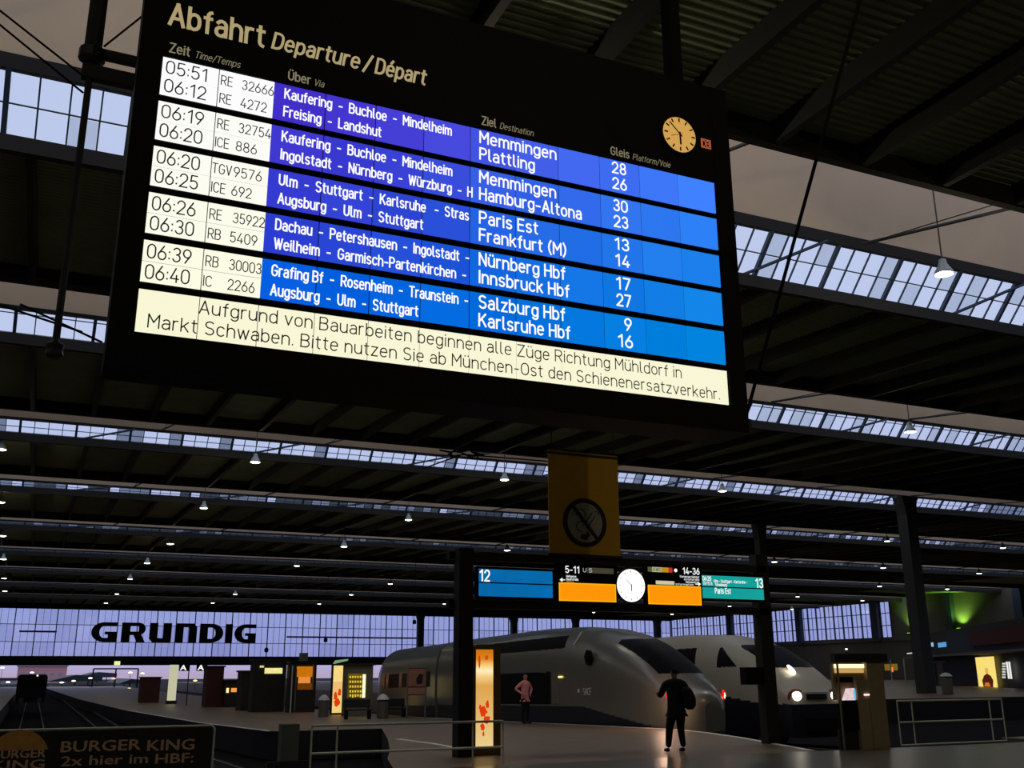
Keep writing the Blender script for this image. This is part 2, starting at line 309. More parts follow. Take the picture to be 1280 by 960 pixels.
# tracks
for i, (cx, y0, y1, lab) in enumerate(((0.3, 20.5, 400, 'empty track running out of the hall at the left'), (4.9, 20.5, 400, 'track behind the metal railing left of the platform'), (20.5, 20.5, 260, 'track under the pointed-nose train'), (25.4, 21.5, 260, 'track under the white train with headlights'))):
    t = thing('railway_track', lab, 'track', (cx, y0, -1.0), 'railway tracks')
    for s_ in (-0.72, 0.72):
        mb = MB(); st_y = [y for y in (y0, 29, 70, y1)]
        for ya, yb in zip(st_y, st_y[1:]):
            k = len(mb.v)
            for y in (ya, yb):
                for dx, dz in ((-.035,.1),(.035,.1),(.035,.24),(-.035,.24)): mb.v.append((s_+dx, y-y0, pz(y)+dz))
            for q in ((0,1,5,4),(1,2,6,5),(2,3,7,6),(3,0,4,7)): mb.face(*[k+j for j in q])
        mb.build('rail', M_RAIL, t)
    sl = MB()
    for k in range(90): zz_ = pz(y0+k*0.62); sl.box(-1.25, 1.25, k*0.62, k*0.62+0.26, zz_-0.02, zz_+0.11)
    o = sl.build('sleepers', M_DARK, t); o['kind'] = 'stuff'
# ================================================================== SHELL
struct('wall_left', Bx(-60.5,-60,-25,262,-1,20), M_WALL)
struct('wall_back', Bx(-60.5,172.5,-25.5,-25,-1,20), M_WALL)
struct('wall_right', MB().box(172,172.6,-25,262,-1,9.0).box(172,172.6,-25,174,9.0,18.6).box(172,172.6,174,262,16.8,18.6).box(171.6,172,-25,262,8.2,9.0), M_WALL, 'dark wall at the right side of the hall')
for k, y in enumerate((140, 157, 178, 204, 232)):
    struct('trim_1', Bx(170.9,172,y-0.9,y+0.9,8.2,17.3), M_BLUEST, 'blue grey wall pier between the side windows')
struct('wall_end', MB().box(-60,172.6,262,262.8,3.9,5.85).box(-60,172.6,261.8,262.8,16.6,18.4).box(-60.5,-9.6,262,262.6,5.85,16.6), M_SILL, 'dark beam below the far glass front')
# glazed walls
G_CLEAR = glass('clear_glass', (0.93, 0.95, 1.0)); G_FROST = glass('weathered_glass', (0.66, 0.70, 0.76), 0.08, 0.22); G_DIRT = glass('dirty_glass', (0.42, 0.46, 0.50), 0.06, 0.45)
G_REAR = glass('unseen_rear_roof_glass', (0.92, 0.92, 0.92), 0.04, 0.03)
G_CLEAR2 = glass('slightly_dusty_glass', (0.84, 0.87, 0.92), 0.08, 0.05)
G_END = glass('end_wall_glass', (0.86, 0.90, 1.0), 0.05, 0.05)
G_END2 = glass('end_wall_glass_hazy', (0.80, 0.84, 0.95), 0.05, 0.06)
w1 = sempty('window_1', (-9.6, 262.0, 5.85), 'tall glass front closing the far end of the hall')
mb = MB(); nb = 41; bw = 4.42; zs = (0, 3.25, 7.15, 10.75)
for i in range(nb+1): mb.box(i*bw-0.11, i*bw+0.11, -0.15, 0.15, 0, 10.75)
for z in (0.05, 3.25, 7.15, 10.7): mb.box(0, nb*bw, -0.1, 0.1, z-0.07, z+0.07)
mb.build('frame', M_BLUEST, w1)
tm = MB()
for i in range(nb):
    for j in (1, 2): tm.box(i*bw+j*bw/3-0.035, i*bw+j*bw/3+0.035, -0.06, 0.06, 0, 10.75)
tm.build('glazing_bar', M_BLUEST, w1)
pm = [[Bx(0.11, bw-0.11, -0.01, 0.01, zs[j]+0.07, zs[j+1]-0.07).mesh('pane', g) for g in (G_END, G_END2)] for j in range(3)]
for i in range(nb):
    for j in range(3): link('glass_pane', pm[j][1 if random.random() < 0.2 else 0], w1, (i*bw, 0, 0))
w2 = sempty('window_2', (172.0, 174, 9.0), 'glass band in the right side wall')
mb = MB(); nb2 = 29; bw2 = 3.03; zs2 = (0, 2.6, 5.3, 7.8)
for i in range(nb2+1): mb.box(-0.15, 0.15, i*bw2-0.13, i*bw2+0.13, 0, 7.8)
for z in zs2: mb.box(-0.1, 0.1, 0, nb2*bw2, z-0.08, z+0.08)
for i in range(nb2): mb.box(-0.06, 0.06, i*bw2+bw2/2-0.05, i*bw2+bw2/2+0.05, 0, 7.8)
mb.build('frame', M_BLUEST, w2)
pm = [Bx(-0.01, 0.01, 0.13, bw2-0.13, zs2[j]+0.08, zs2[j+1]-0.08).mesh('pane', G_END) for j in range(3)]
for i in range(nb2):
    for j in range(3): link('glass_pane', pm[j], w2, (0, i*bw2, 0))
# ================================================================== ROOF
H = 17.0
MON = [(21.7, 30.4), (43.0, 50.1), (65.5, 72.2), (88.0, 93.8), (113.0, 118.6), (139.0, 144.4), (165.0, 170.4), (192.0, 197.2), (220.0, 225.0)]
bays = []; prev = -25.0
for a, b in MON: bays.append((prev, a)); prev = b
bays.append((prev, 262.0))
XL, XR = -60.0, 172.0
for k, (a, b) in enumerate(bays):
    root = sempty('ceiling', (0, a, H), 'dark corrugated roof bay, %s from the camera' % ORD[k])
    L = b-a; mb = MB()
    pitch = 0.30 if k < 3 else 0.6
    n = max(2, int(round(L/pitch))); st = L/n
    prof = []
    for i in range(n):
        y = i*st
        prof += [(y, 0), (y+st*0.3, 0), (y+st*0.5, 0.07), (y+st*0.8, 0.07)]
    prof.append((L, 0))
    q = len(mb.v); rise = lambda y: 0.75*y/L if k else 0.75
    for X in (XL, XR):
        for (y, z) in prof: mb.v.append((X, y, z+rise(y)))
    m = len(prof)
    for i in range(m-1): mb.face(q+i, q+i+1, q+m+i+1, q+m+i)
    mb.build('roof_sheet', M_CORR, root)
    MB().prism([(0, rise(0)+0.08), (L, rise(L)+0.08), (L, rise(L)+0.13), (0, rise(0)+0.13)], XL, XR, 'x').build('roof_deck', M_DECK, root)
    fb = MB()
    if k > 0: fb.box(XL, XR, -0.3, 0.0, -0.5, 0.0)
    fb.box(XL, XR, L-0.3, L, 0.0, 0.86)
    fb.build('edge_beam', M_EDGE, root)
    def roof_bar(mb, X):
        q = len(mb.v); r0, r1 = rise(0)+0.04, rise(L)+0.04; b0, b1 = (0.0 if k == 0 else -0.42), 0.02
        for (y, zt_, zb_) in ((0.0, r0, b0), (L-0.3, r1, b1)): mb.v += [(X-0.14, y, zt_), (X-0.12, y, zb_), (X+0.12, y, zb_), (X+0.14, y, zt_)]
        for f_ in ((0,1,5,4),(1,2,6,5),(2,3,7,6),(3,0,4,7),(0,3,2,1),(4,5,6,7)): mb.face(*[q+j for j in f_])
        return mb
    bm_ = roof_bar(MB(), 0.0)
    me = bm_.mesh('beam', M_BEAM)
    rng = {0: (-10, 12), 1: (-2, 12), 2: (-3, 16), 3: (-3, 22)}.get(k)
    far = MB()
    for j in range(-18, 43):
        X = 18.6+(j-5)*3.4
        if X < XL or X > XR: continue
        if rng and rng[0] <= j <= rng[1]: link('roof_beam', me, root, (X, 0, 0))
        else: roof_bar(far, X)
    o = far.build('roof_beams', M_BEAM, root); o['kind'] = 'stuff'
def lantern(k):
    """section of roof light k: lean and height of the glazing, rail height, run and top of the lined wall above it"""
    a, b = MON[k]; d = b-a; T = 15.25/a*(d-1)
    tz = {0: 1.52, 1: 0.98, 2: 0.80}.get(k, 0.55*T); ty = -0.92*tz; rh = {0: 0.42}.get(k, 0.13)
    run = {0: 1.2}.get(k, 0.6); top = 15.25/a*(d+ty-run)+0.25
    return d, ty, tz, rh, run, max(top, tz+rh+0.1, 1.45)
for k, (a, b) in enumerate(MON):
    w = sempty('window_%d' % (k+3), (0, b, H), 'sloping roof light strip, %s from the camera' % ORD[k])
    d, ty, tz, rh, run, top = lantern(k)
    MB().prism([(ty, tz+rh-0.02), (ty+0.15, tz+rh), (ty-run+0.15, top), (ty-run, top)], XL, XR, 'x').build('ceiling_lining', M_BEIGE, w)
    MB().prism([(-d, 0.88), (-d, 0.92), (ty-run+0.1, top+0.04), (ty-run+0.1, top)], XL, XR, 'x').build('unseen_rear_glass', G_REAR, w)  # unseen glazing, added to let sky light onto the lining
    fr = MB()
    fr.prism([(ty-0.05, tz-0.02), (ty+0.16, tz-0.02), (ty+0.16, tz+rh), (ty-0.12, tz+rh)], XL, XR, 'x')
    fr.build('top_rail', M_EDGE, w)
    def bar_at(mb, X, wd, y0=0.0, z0=0.0, f0=0.0, f1=1.0, dp=0.05):
        mb.prism([(ty*f0-dp*0.7, tz*f0-dp*0.7), (ty*f1-dp*0.7, tz*f1-dp*0.7), (ty*f1+dp, tz*f1+dp), (ty*f0+dp, tz*f0+dp)], X-wd, X+wd, 'x')
    gb = MB()
    x0 = 28.03-3.4*10
    X = x0; i = 0; xe = {0: 60, 1: 75, 2: 110, 3: 130}.get(k, 150)
    while X < xe:
        heavy = i % 4 == 0
        bar_at(gb, X, 0.075 if heavy else 0.025, dp=0.07 if heavy else 0.03)
        X += 0.85; i += 1
    mid = 0.5 if k != 1 else 0.82
    gb.prism([(ty*mid-0.03, tz*mid-0.02), (ty*(mid+0.02)-0.03, tz*(mid+0.02)-0.02), (ty*(mid+0.02)+0.03, tz*(mid+0.02)+0.03), (ty*mid+0.03, tz*mid+0.03)], XL, xe, 'x')
    gb.build('glazing_bars', M_BLUEST, w)
    def pane_mesh(wd, f0, f1, g):
        m_ = MB(); q = 0.012
        m_.prism([(ty*f0, tz*f0), (ty*f1, tz*f1), (ty*f1+q, tz*f1+q), (ty*f0+q, tz*f0+q)], 0.03, wd-0.03, 'x'); return m_.mesh('pane', g)
    if k < 5:
        fs = [(0.02, 0.49), (0.52, 0.98)] if k == 0 else [(0.02, 0.98)]
        gs = {0: (G_CLEAR, G_CLEAR, G_CLEAR2), 1: (G_CLEAR, G_CLEAR2, G_CLEAR2), 2: (G_CLEAR, G_FROST, G_CLEAR), 3: (G_FROST, G_DIRT, G_CLEAR), 4: (G_DIRT, G_FROST, G_DIRT)}[k]
        pms = [[pane_mesh(0.85, f0, f1, g) for g in gs] for (f0, f1) in fs]
        npn = {0: 62, 1: 84, 2: 110, 3: 130, 4: 150}[k]
        for i in range(npn):
            for row in pms:
                r_ = random.random(); link('glass_pane', row[0 if r_ < 0.55 else (1 if r_ < 0.8 else 2)], w, (x0+i*0.85, 0, 0))
        xs0 = x0+npn*0.85
    else: xs0 = x0
    bg_ = MB(); bg_.prism([(0, 0), (ty, tz), (ty+0.012, tz+0.012), (0.012, 0.012)], xs0+0.03, XR, 'x')
    bg_.prism([(0, 0), (ty, tz), (ty+0.012, tz+0.012), (0.012, 0.012)], XL, x0-0.03, 'x')
    o = bg_.build('glass_sheet', G_FROST if k < 3 else G_DIRT, w)
    # diagonal braces across the glazing and under the lining
    if k < 5:
        j = 0
        Xb = 24.0-11.4*3
        while Xb < xe-5:
            MB().bar((Xb, -0.1, 0.0), (Xb+3.3, ty-0.1, tz), 0.07).build('glazing_brace', M_BLUEST, w)
            MB().bar((Xb+5.0, ty-0.25, tz+0.1), (Xb+5.9, -d+0.2, 0.5), 0.07).build('lantern_brace', M_STEEL, w)
            MB().bar((Xb+5.05, ty-0.25, tz+0.1), (Xb+5.05, -d+0.2, 0.5), 0.025, 5).build('tie_rod', M_STEEL, w)
            Xb += 11.4
# columns of the hall
COLS = [((67.3, 65.0), 'thick'), ((66.1, 83.6), 'thin'), ((86.7, 245.0), 'far'), ((115.6, 252.0), 'far'), ((132.2, 248.0), 'far'), ((157.5, 247.0), 'far')]
for k, ((X, Y), t_) in enumerate(COLS):
    hw = {'thick': 0.55, 'thin': 0.42, 'far': 0.75}[t_]
    c = thing('hall_column', ['broad dark steel column before the green lit wall', 'slender steel column behind the sign gantry right post'][k] if k < 2 else 'far steel column against the end glass, %s from the left' % ORD[k-2], 'column', (X, Y, pz(Y)), 'steel hall columns')
    hh = H-0.7-pz(Y)
    Bx(-hw, hw, -hw, hw, 0.0, hh-1.6).build('shaft', M_STEEL, c)
    MB().prism([(-hw, hh-1.6), (hw, hh-1.6), (hw*1.6, hh), (-hw*1.6, hh)], -hw, hw).build('capital', M_STEEL, c)
# pendant lamps
def lamp_meshes(bell, glow):
    shade = MB().lathe((0,0,0), [(0.09, 0.62), (0.13, 0.60), (0.16, 0.42), (0.22, 0.30), (0.33, 0.12), (0.36, 0.0), (0.34, 0.0), (0.31, 0.12), (0.1, 0.32)], 18).mesh('shade', M_LAMP)
    lens = MB().lathe((0,0,0), [(0.02, -0.06), (0.2, -0.045), (0.32, 0.0), (0.32, 0.04), (0.02, 0.08)], 18).mesh('lens', glow)
    stem = MB().bar((0,0,0.6), (0,0,1.0), 0.03).mesh('stem', M_STEEL)
    return shade, lens, stem
M_LAMP = mat('grey_lamp_shade', (150, 156, 150), 0.35, 0.4)
E_WH = em('lamp_lens_white', (255, 250, 238), 9.0); E_GR = em('lamp_lens_greenish', (232, 255, 240), 9.0)
LM = [lamp_meshes(1, E_WH), lamp_meshes(1, E_GR)]
def roof_z(Y):
    for k, (a, b) in enumerate(MON):
        if a < Y < b:
            d, ty, tz, rh, run, top = lantern(k); yt = b+ty-run+0.1
            if Y <= yt: return H+0.88+(top-0.88)*(Y-a)/(yt-a)
            return H+tz*(b-Y)/(-ty) if Y > b+ty else H+tz
    for k, (a, b) in enumerate(bays):
        if a <= Y <= b: return H+(0.75*(Y-a)/(b-a) if k else 0.75)
    return H
def lamp_light(par, e, dz=-0.22):
    ld = bpy.data.lights.new('lamp_light', 'POINT'); ld.energy = e; ld.color = (1.0, 0.86, 0.62); ld.shadow_soft_size = 0.12
    lo = bpy.data.objects.new('lamp_light', ld); COL.objects.link(lo); lo.parent = par; lo.location = (0, 0, dz)
LP = [[(1180,343)], [(1138,540)], [(1,562),(319,578),(630.6,600),(903,614)], [(1,628),(254.7,635.3),(510.6,650),(1109,676.6),(1253.7,685)],
      [(3,670),(213,680),(430,683.5),(634,688),(968,702.5),(1104,710),(1224,717)], [(4,699),(184,704),(371,707.5),(1099.5,733),(1184,736.5)],
      [(5,723),(162.5,723.8),(488,730),(997,746),(1078,751)], [(6,739),(146,742.5),(294,743),(439,743.5),(912,758),(990,761.6)],
      [(132.5,753.8),(266,753.8),(399,755),(555.5,755),(742,765.6),(840,768)]]
for r_i, row in enumerate(LP):
    for j, (px, py) in enumerate(row):
        P = onz(px, py, 15.9 if r_i > 1 else (15.7 if r_i else 16.2)); z0 = P.z
        if len(row) == 1: lab = ['large bell pendant lamp glowing before the nearest roof light strip', 'bell pendant lamp below the second roof light strip at the right'][r_i]
        else: lab = 'glowing bell pendant lamp, %s from the left in the %s row of lamps' % (ORD[j], ORD[r_i])
        l = thing('pendant_lamp', lab, 'lamp', (P.x, P.y, z0), 'bell pendant lamps under the hall roof')
        sh, le, stm = LM[(r_i+j*2) % 2]
        s_ = 1.0 if r_i < 4 else 1.15
        for nm, me in (('lamp_shade', sh), ('lens', le)):
            o = link(nm, me, l); o.scale = (s_, s_, s_)
        MB().bar((0,0,0.6), (0,0,roof_z(P.y)-z0+0.03), 0.03).build('hanger', M_STEEL, l)
        lamp_light(l, 200 if r_i < 1 else 90, -0.22 if r_i < 1 else -0.12)
for i, (X, Y) in enumerate(((10.2, 25.2), (-9.0, 25.2), (9.5, 3.0), (-9.5, 3.0), (28.5, 3.0), (12.3, 46.0), (30.5, 45.6))):  # unseen lamps, added only for the light they cast
    l = thing('pendant_lamp', 'unseen bell pendant lamp added for its light, %s over the concourse and first tracks' % ORD[i], 'lamp', (X, Y, 15.9), 'bell pendant lamps under the hall roof')
    for nm, me in zip(('lamp_shade', 'lens'), LM[0]): link(nm, me, l)
    MB().bar((0,0,0.6), (0,0,roof_z(Y)-15.87), 0.03).build('hanger', M_STEEL, l)
    lamp_light(l, (620, 200, 420, 420, 380, 120, 120)[i], -0.22 if i < 5 else -0.12)
# small ceiling clutter under the second and third strips
cl = thing('hanging_cable_knot', 'black tangle of cables hanging below the dark roof bay over the hall', 'cable', ony(578, 568, 64))
kb = MB(); base = Vector(cl.location)
for i in range(14):
    a = Vector((random.uniform(-1.2,1.2), random.uniform(-.3,.3), random.uniform(-.25,.25))); b_ = a+Vector((random.uniform(-.9,.9), 0, random.uniform(-.3,.3))); kb.bar(a, b_, 0.07, 5)
kb.build('cable_bundle', M_BLACK, cl)
MB().bar((0,0,0), ony(690, 577, 66)-base, 0.05).build('stay_cable', M_BLACK, cl); MB().bar((0,0,0), ony(528, 586, 66)-base, 0.05).build('stay_cable', M_BLACK, cl)
MB().bar((0,0,0), (0,0,17.6-base.z), 0.05).build('stay_cable', M_BLACK, cl)
# ================================================================== DEPARTURE BOARD
YB = 14.0
BX0, MW = 0.74, 0.8215
board = thing('departure_board', 'huge black departure board with white and blue illuminated rows hanging over the concourse', 'sign', (5.67, 14.1, 6.0))
bl = tuple(board.location)
def bpart(mb, name, ms, parent=board, label=None):
    mb.v = [(x-bl[0], y-bl[1], z-bl[2]) for (x, y, z) in mb.v]; return mb.build(name, ms, parent, None, False, label)
bpart(Bx(0.40, 10.98, YB+0.06, YB+0.9, 5.78, 12.6), 'housing', M_BLACK)
bz = MB(); bz.box(0.40, 0.72, YB-0.04, YB+0.06, 5.78, 12.6); bz.box(10.62, 10.98, YB-0.04, YB+0.06, 5.78, 12.6); bz.box(0.72, 10.62, YB-0.04, YB+0.06, 5.78, 6.24)
bpart(bz, 'bezel', M_BLACK)
bpart(Bx(0.72, 10.62, YB-0.03, YB+0.06, 10.57, 12.6), 'header_panel', M_BLACK)
W_LET = em('lit_white_lettering', (255, 255, 255), 1.0); D_LET = mat('dark_blue_lettering', (46, 46, 62), 0.6)
H_LET = em('header_lettering', (196, 176, 128), 0.75); H_LET2 = em('small_header_lettering', (150, 140, 112), 0.7)
def btext(s, x0, x1, z0, cap, m, parent, bold=0, shear=0, Y=YB-0.045):
    return text(s, x0, x1, z0, cap, m, Y, parent, bold, shear, loc=bl)
YH = YB-0.035
btext('Abfahrt', 0.78, 2.17, 11.12, 0.36, H_LET, board, 0.02, Y=YH)
btext('Departure', 2.31, 3.68, 11.14, 0.27, H_LET, board, 0.012, 0.18, Y=YH)
btext('/', 3.77, 3.92, 11.14, 0.27, H_LET, board, 0.01, Y=YH)
btext('Départ', 3.98, 4.82, 11.14, 0.27, H_LET, board, 0.012, 0.18, Y=YH)
for s, a, b, sh in (('Zeit', 0.82, 1.10, 0), ('Time/Temps', 1.18, 1.84, .25), ('Über', 2.59, 2.93, 0), ('Via', 2.99, 3.14, .25), ('Ziel', 5.86, 6.11, 0), ('Destination', 6.19, 6.81, .25), ('Gleis', 8.36, 8.73, 0), ('Platform/Voie', 8.81, 9.6, .25)):
    btext(s, a, b, 10.65, 0.15 if not sh else 0.11, H_LET2, board, 0.012 if not sh else 0.0, sh, Y=YH)
def tile_col(i, j):
    u = i/9; v = j/4
    c = [None]*3
    c00, c10, c01, c11 = (72, 52, 205), (62, 128, 255), (2, 92, 222), (2, 132, 222)
    mid = (44, 66, 226)
    for n_ in range(3): c[n_] = (c00[n_]*(1-u)+c10[n_]*u)*(1-v)+(c01[n_]*(1-u)+c11[n_]*u)*v
    # left hand tiles of rows 1-4 stay violet, as on the real panels
    if i < 4 and j < 4: c = [c[n_]*(0.45+0.1*i)+(66, 48, 204)[n_]*(0.55-0.1*i) for n_ in range(3)]
    h = ((i*37+j*61) % 7-3)*1.1
    return tuple(max(0, min(255, q+h)) for q in c)
ROWS = [10.555, 9.82, 9.085, 8.35, 7.615]
DATA = [
 (('05:51','RE','32666','Kaufering  -  Buchloe  -  Mindelheim','Memmingen','28'), ('06:12','RE','4272','Freising  -  Landshut','Plattling','26')),
 (('06:19','RE','32754','Kaufering  -  Buchloe  -  Mindelheim','Memmingen','30'), ('06:20','ICE','886','Ingolstadt  -  Nürnberg  -  Würzburg  -  H','Hamburg-Altona','23')),
 (('06:20','TGV','9576','Ulm  -  Stuttgart  -  Karlsruhe   -  Stras','Paris Est','13'), ('06:25','ICE','692','Augsburg  -  Ulm  -  Stuttgart','Frankfurt (M)','14')),
 (('06:26','RE','35922','Dachau  -  Petershausen  -  Ingolstadt  -','Nürnberg Hbf','17'), ('06:30','RB','5409','Weilheim  -  Garmisch-Partenkirchen  -','Innsbruck Hbf','27')),
 (('06:39','RB','30003','Grafing Bf  -  Rosenheim  -  Traunstein  -','Salzburg Hbf','9'), ('06:40','IC','2266','Augsburg  -  Ulm  -  Stuttgart','Karlsruhe Hbf','16'))]
VIAW = [(2.75,1.55),(2.77,3.14),(3.12,1.54),(3.12,3.05),(3.12,2.92)]
VIAX = [[(2.55,5.30),(2.55,4.10)],[(2.55,5.32),(2.55,5.68)],[(2.55,5.62),(2.55,4.84)],[(2.54,5.63),(2.54,5.58)],[(2.53,5.62),(2.53,4.79)]]
ZX = [[7.24,6.82],[7.22,7.71],[6.87,7.40],[7.37,7.44],[7.35,7.44]]
NX = [[(1.90,2.37),(1.90,2.28)],[(1.90,2.37),(1.88,2.18)],[(1.88,2.28),(1.87,2.15)],[(1.92,2.37),(1.90,2.28)],[(1.92,2.37),(1.92,2.29)]]
TX = {'RE': (1.59,1.75), 'ICE': (1.58,1.77), 'TGV': (1.57,1.84), 'RB': (1.59,1.76), 'IC': (1.58,1.69)}
for j, (top, pair) in enumerate(zip(ROWS, DATA)):
    row = bpart(Bx(BX0-0.02, 10.62, YB+0.0, YB+0.058, top-0.64, top+0.02), 'display_row', M_BLACK)
    for i in range(2):
        wc = (255, 255, 255-6*j)
        for h_ in range(2):
            bpart(Bx(BX0+i*MW+(0 if i else 0), BX0+(i+1)*MW-(0.0 if i else 0.014), YB-0.02, YB-0.001, top-0.62+h_*0.312, top-0.62+h_*0.312+(0.30 if not h_ else 0.308)), 'white_panel', em('lit_white_panel_%d' % j, wc, 0.98), row)
    for i in range(10):
        c = tile_col(i, j)
        bpart(Bx(BX0+(i+2)*MW, BX0+(i+3)*MW-0.018, YB-0.02, YB-0.001, top-0.62, top), 'blue_panel', em('lit_blue_panel_%d_%d' % (j, i), c, 1.0), row)
    for q, (ti, ty_, no, via, zi, gl) in enumerate(pair):
        zb = top-0.272-q*0.307
        btext(ti, 0.80, 1.38, zb, 0.205, D_LET, row)
        a, b = TX[ty_]; btext(ty_, a, b, zb+0.01, 0.155, D_LET, row)
        a, b = NX[j][q]; btext(no, a, b, zb+0.01, 0.155, D_LET, row)
        a, b = VIAX[j][q]; btext(via, a, b, zb+0.02, 0.165, W_LET, row, 0.012)
        btext(zi, 5.82, ZX[j][q], zb+0.01, 0.205, W_LET, row, 0.012)
        if len(gl) == 2: btext(gl, 8.37, 8.64, zb+0.01, 0.205, W_LET, row, 0.012)
        else: btext(gl, 8.51, 8.63, zb+0.01, 0.205, W_LET, row, 0.012)
nt_ = bpart(Bx(BX0-0.02, 10.62, YB+0.0, YB+0.058, 6.24, 6.90), 'notice_row', M_BLACK)
for i in range(12): bpart(Bx(BX0+i*MW, BX0+(i+1)*MW-0.012, YB-0.02, YB-0.001, 6.26, 6.88), 'notice_panel', em('lit_cream_panel', (252, 250, 216), 0.97), nt_)
btext('Aufgrund von Bauarbeiten beginnen alle Züge Richtung Mühldorf in', 1.56, 9.60, 6.63, 0.19, D_LET, nt_)
btext('Markt Schwaben. Bitte nutzen Sie ab München-Ost den Schienenersatzverkehr.', 0.90, 10.38, 6.33, 0.19, D_LET, nt_)
# clock of the board
E_CK = em('amber_clock_face', (214, 164, 84), 0.95)
ck = bpart(MB().lathe((9.81, YB-0.09, 11.35), [(0.37, 0.055), (0.38, 0.0), (0.36, -0.005), (0.36, 0.01), (0.01, 0.01)], 40, 'y'), 'clock', M_DARK, label='round amber clock face')
bpart(MB().lathe((9.81, YB-0.10, 11.35), [(0.355, 0.0), (0.355, 0.012)], 40, 'y'), 'clock_face', E_CK, ck)
M_HAND = mat('black_clock_hand', (18, 16, 12), 0.5)
def ray_bar(mb, cx, cz, ang, r0, r1, w, y0, y1):
    d = Vector((math.sin(ang), 0, math.cos(ang))); n = Vector((d.z, 0, -d.x)); c = Vector((cx, 0, cz))
    pts = [c+d*r0+n*w, c+d*r1+n*w, c+d*r1-n*w, c+d*r0-n*w]; mb.prism([(p.x, p.z) for p in pts], y0, y1)
tk = MB()
for h_ in range(12): ray_bar(tk, 9.81, 11.35, h_*PI/6, 0.26, 0.335, 0.013, YB-0.112, YB-0.102)
bpart(tk, 'hour_marks', M_HAND, ck)
hm = MB(); ray_bar(hm, 9.81, 11.35, math.radians(178), -0.05, 0.21, 0.018, YB-0.118, YB-0.112); bpart(hm, 'hour_hand', M_HAND, ck)
hm = MB(); ray_bar(hm, 9.81, 11.35, math.radians(-46), -0.06, 0.31, 0.012, YB-0.122, YB-0.118); bpart(hm, 'minute_hand', M_HAND, ck)
hm = MB(); ray_bar(hm, 9.81, 11.35, math.radians(-110), -0.06, 0.22, 0.005, YB-0.125, YB-0.122); bpart(hm, 'second_hand', mat('red_hand', (170, 50, 25), 0.5), ck)
# rail company mark: a framed pair of letters
E_DB = em('orange_red_mark', (190, 96, 60), 0.8)
fr = MB()
for a in ((10.33,10.55,11.41,11.43),(10.33,10.55,11.24,11.26),(10.33,10.35,11.24,11.43),(10.53,10.55,11.24,11.43)): fr.box(a[0],a[1],YH-0.006,YH,a[2],a[3])
dbp = bpart(fr, 'logo_frame', E_DB); btext('DB', 10.36, 10.52, 11.275, 0.12, E_DB, dbp, 0.02, Y=YH)
# hangers
for X in (1.2, 10.2): bpart(Bx(X-0.12, X+0.12, YB+0.4, YB+0.7, 12.55, 17.7), 'hanger_post', M_BLACK)
# mast left of the board with brackets
ms = thing('hanging_mast', 'dark steel mast with two brackets hanging left of the big board', 'mast', ony(105, 150, 15.2))
b0 = Vector(ms.location)
P = lambda x, y, Y=15.2: ony(x, y, Y)-b0
top = P(125, 62); tv = Vector((top.x, 0, 16.3-b0.z))
MB().bar((0,0,P(74,440).z), (0,0,P(124,72).z), 0.055, 8).build('lower_pole', M_STEEL, ms)
MB().bar((0,0,P(124,72).z), (0,0,16.2-b0.z), 0.14, 8).build('upper_pole', M_STEEL, ms)
MB().lathe((0,0,P(120,72).z-0.12), [(0.12,0),(0.2,0.06),(0.2,0.22),(0.12,0.3)], 12).build('collar', M_STEEL, ms)
for (py, hh) in ((66, 0.06), (92, 0.11)):
    z = P(118, py).z
    Bx(-0.12, 0.9, -0.08, 0.08, z-hh, z+hh).build('bracket', M_STEEL, ms)
MB().lathe((0,0,P(73,432).z-0.2), [(0.07,0),(0.13,0.05),(0.11,0.12),(0.13,0.2),(0.06,0.28)], 10).build('foot_clamp', M_STEEL, ms)
for (a, b) in (((-60,-34),(108,98)), ((-60,-18),(104,116)), ((25,380),(128,428)), ((-40,368),(103,415)), ((130,58),(178,20))):
    A = ony(a[0], a[1], 15.2); B = ony(b[0], b[1], 15.2)
    c = thing('stay_cable', 'thin dark stay cable at the left mast, %s from the top' % ORD[[(-60,-34),(-60,-18),(130,58),(25,380),(-40,368)].index(a)], 'cable', A, 'stay cables by the left mast')
    MB().bar((0,0,0), B-A, 0.018, 5).build('cable', M_BLACK, c)
rd = thing('slanting_rod', 'long slanting dark rod beside the right edge of the big board', 'rod', ony(930, 530, 15.0))
A = Vector(rd.location); B = ony(1075, 0, 9.2)
dB = onx(1075, 0, A.x+0.35)
MB().bar((0,0,0), dB-A, 0.035, 8).build('rod', M_BLACK, rd)
MB().bar((dB-A), (dB-A)*1.35, 0.035, 8).build('rod_extension', M_BLACK, rd)
Bx(-0.35, 0.1, -0.1, 0.1, -0.08, 0.08).build('bracket', M_STEEL, rd)
# ================================================================== PLATFORM SIGN GANTRY
YG = 21.7
ga = thing('sign_gantry', 'steel gantry with two posts carrying the platform signs', 'gantry', (8.7, YG, 0.0))
def gp(px, py): v = ony(px, py, YG); return v.x-8.7, v.z
Bx(-0.17, 0.17, -0.17, 0.17, 0, 4.5).build('post', M_DARK, ga)
xr = ony(961, 800, YG).x-8.7
Bx(xr-0.12, xr+0.26, 0.14, 0.44, 0, 4.75).build('post', M_DARK, ga)
x_a = gp(578,700)[0]; 
MB().box(-0.3, xr+0.2, 0.14, 0.34, 3.18, 3.36).box(-0.3, xr+0.2, 0.14, 0.34, 4.28, 4.45).build('crossbeam', M_DARK, ga)
c_ = MB(); c_.box(xr-0.68, xr-0.12, 0.14, 0.4, ony(945,856,YG).z, ony(945,834,YG).z); c_.build('loudspeaker', M_BLACK, ga, label='black box on the right post')
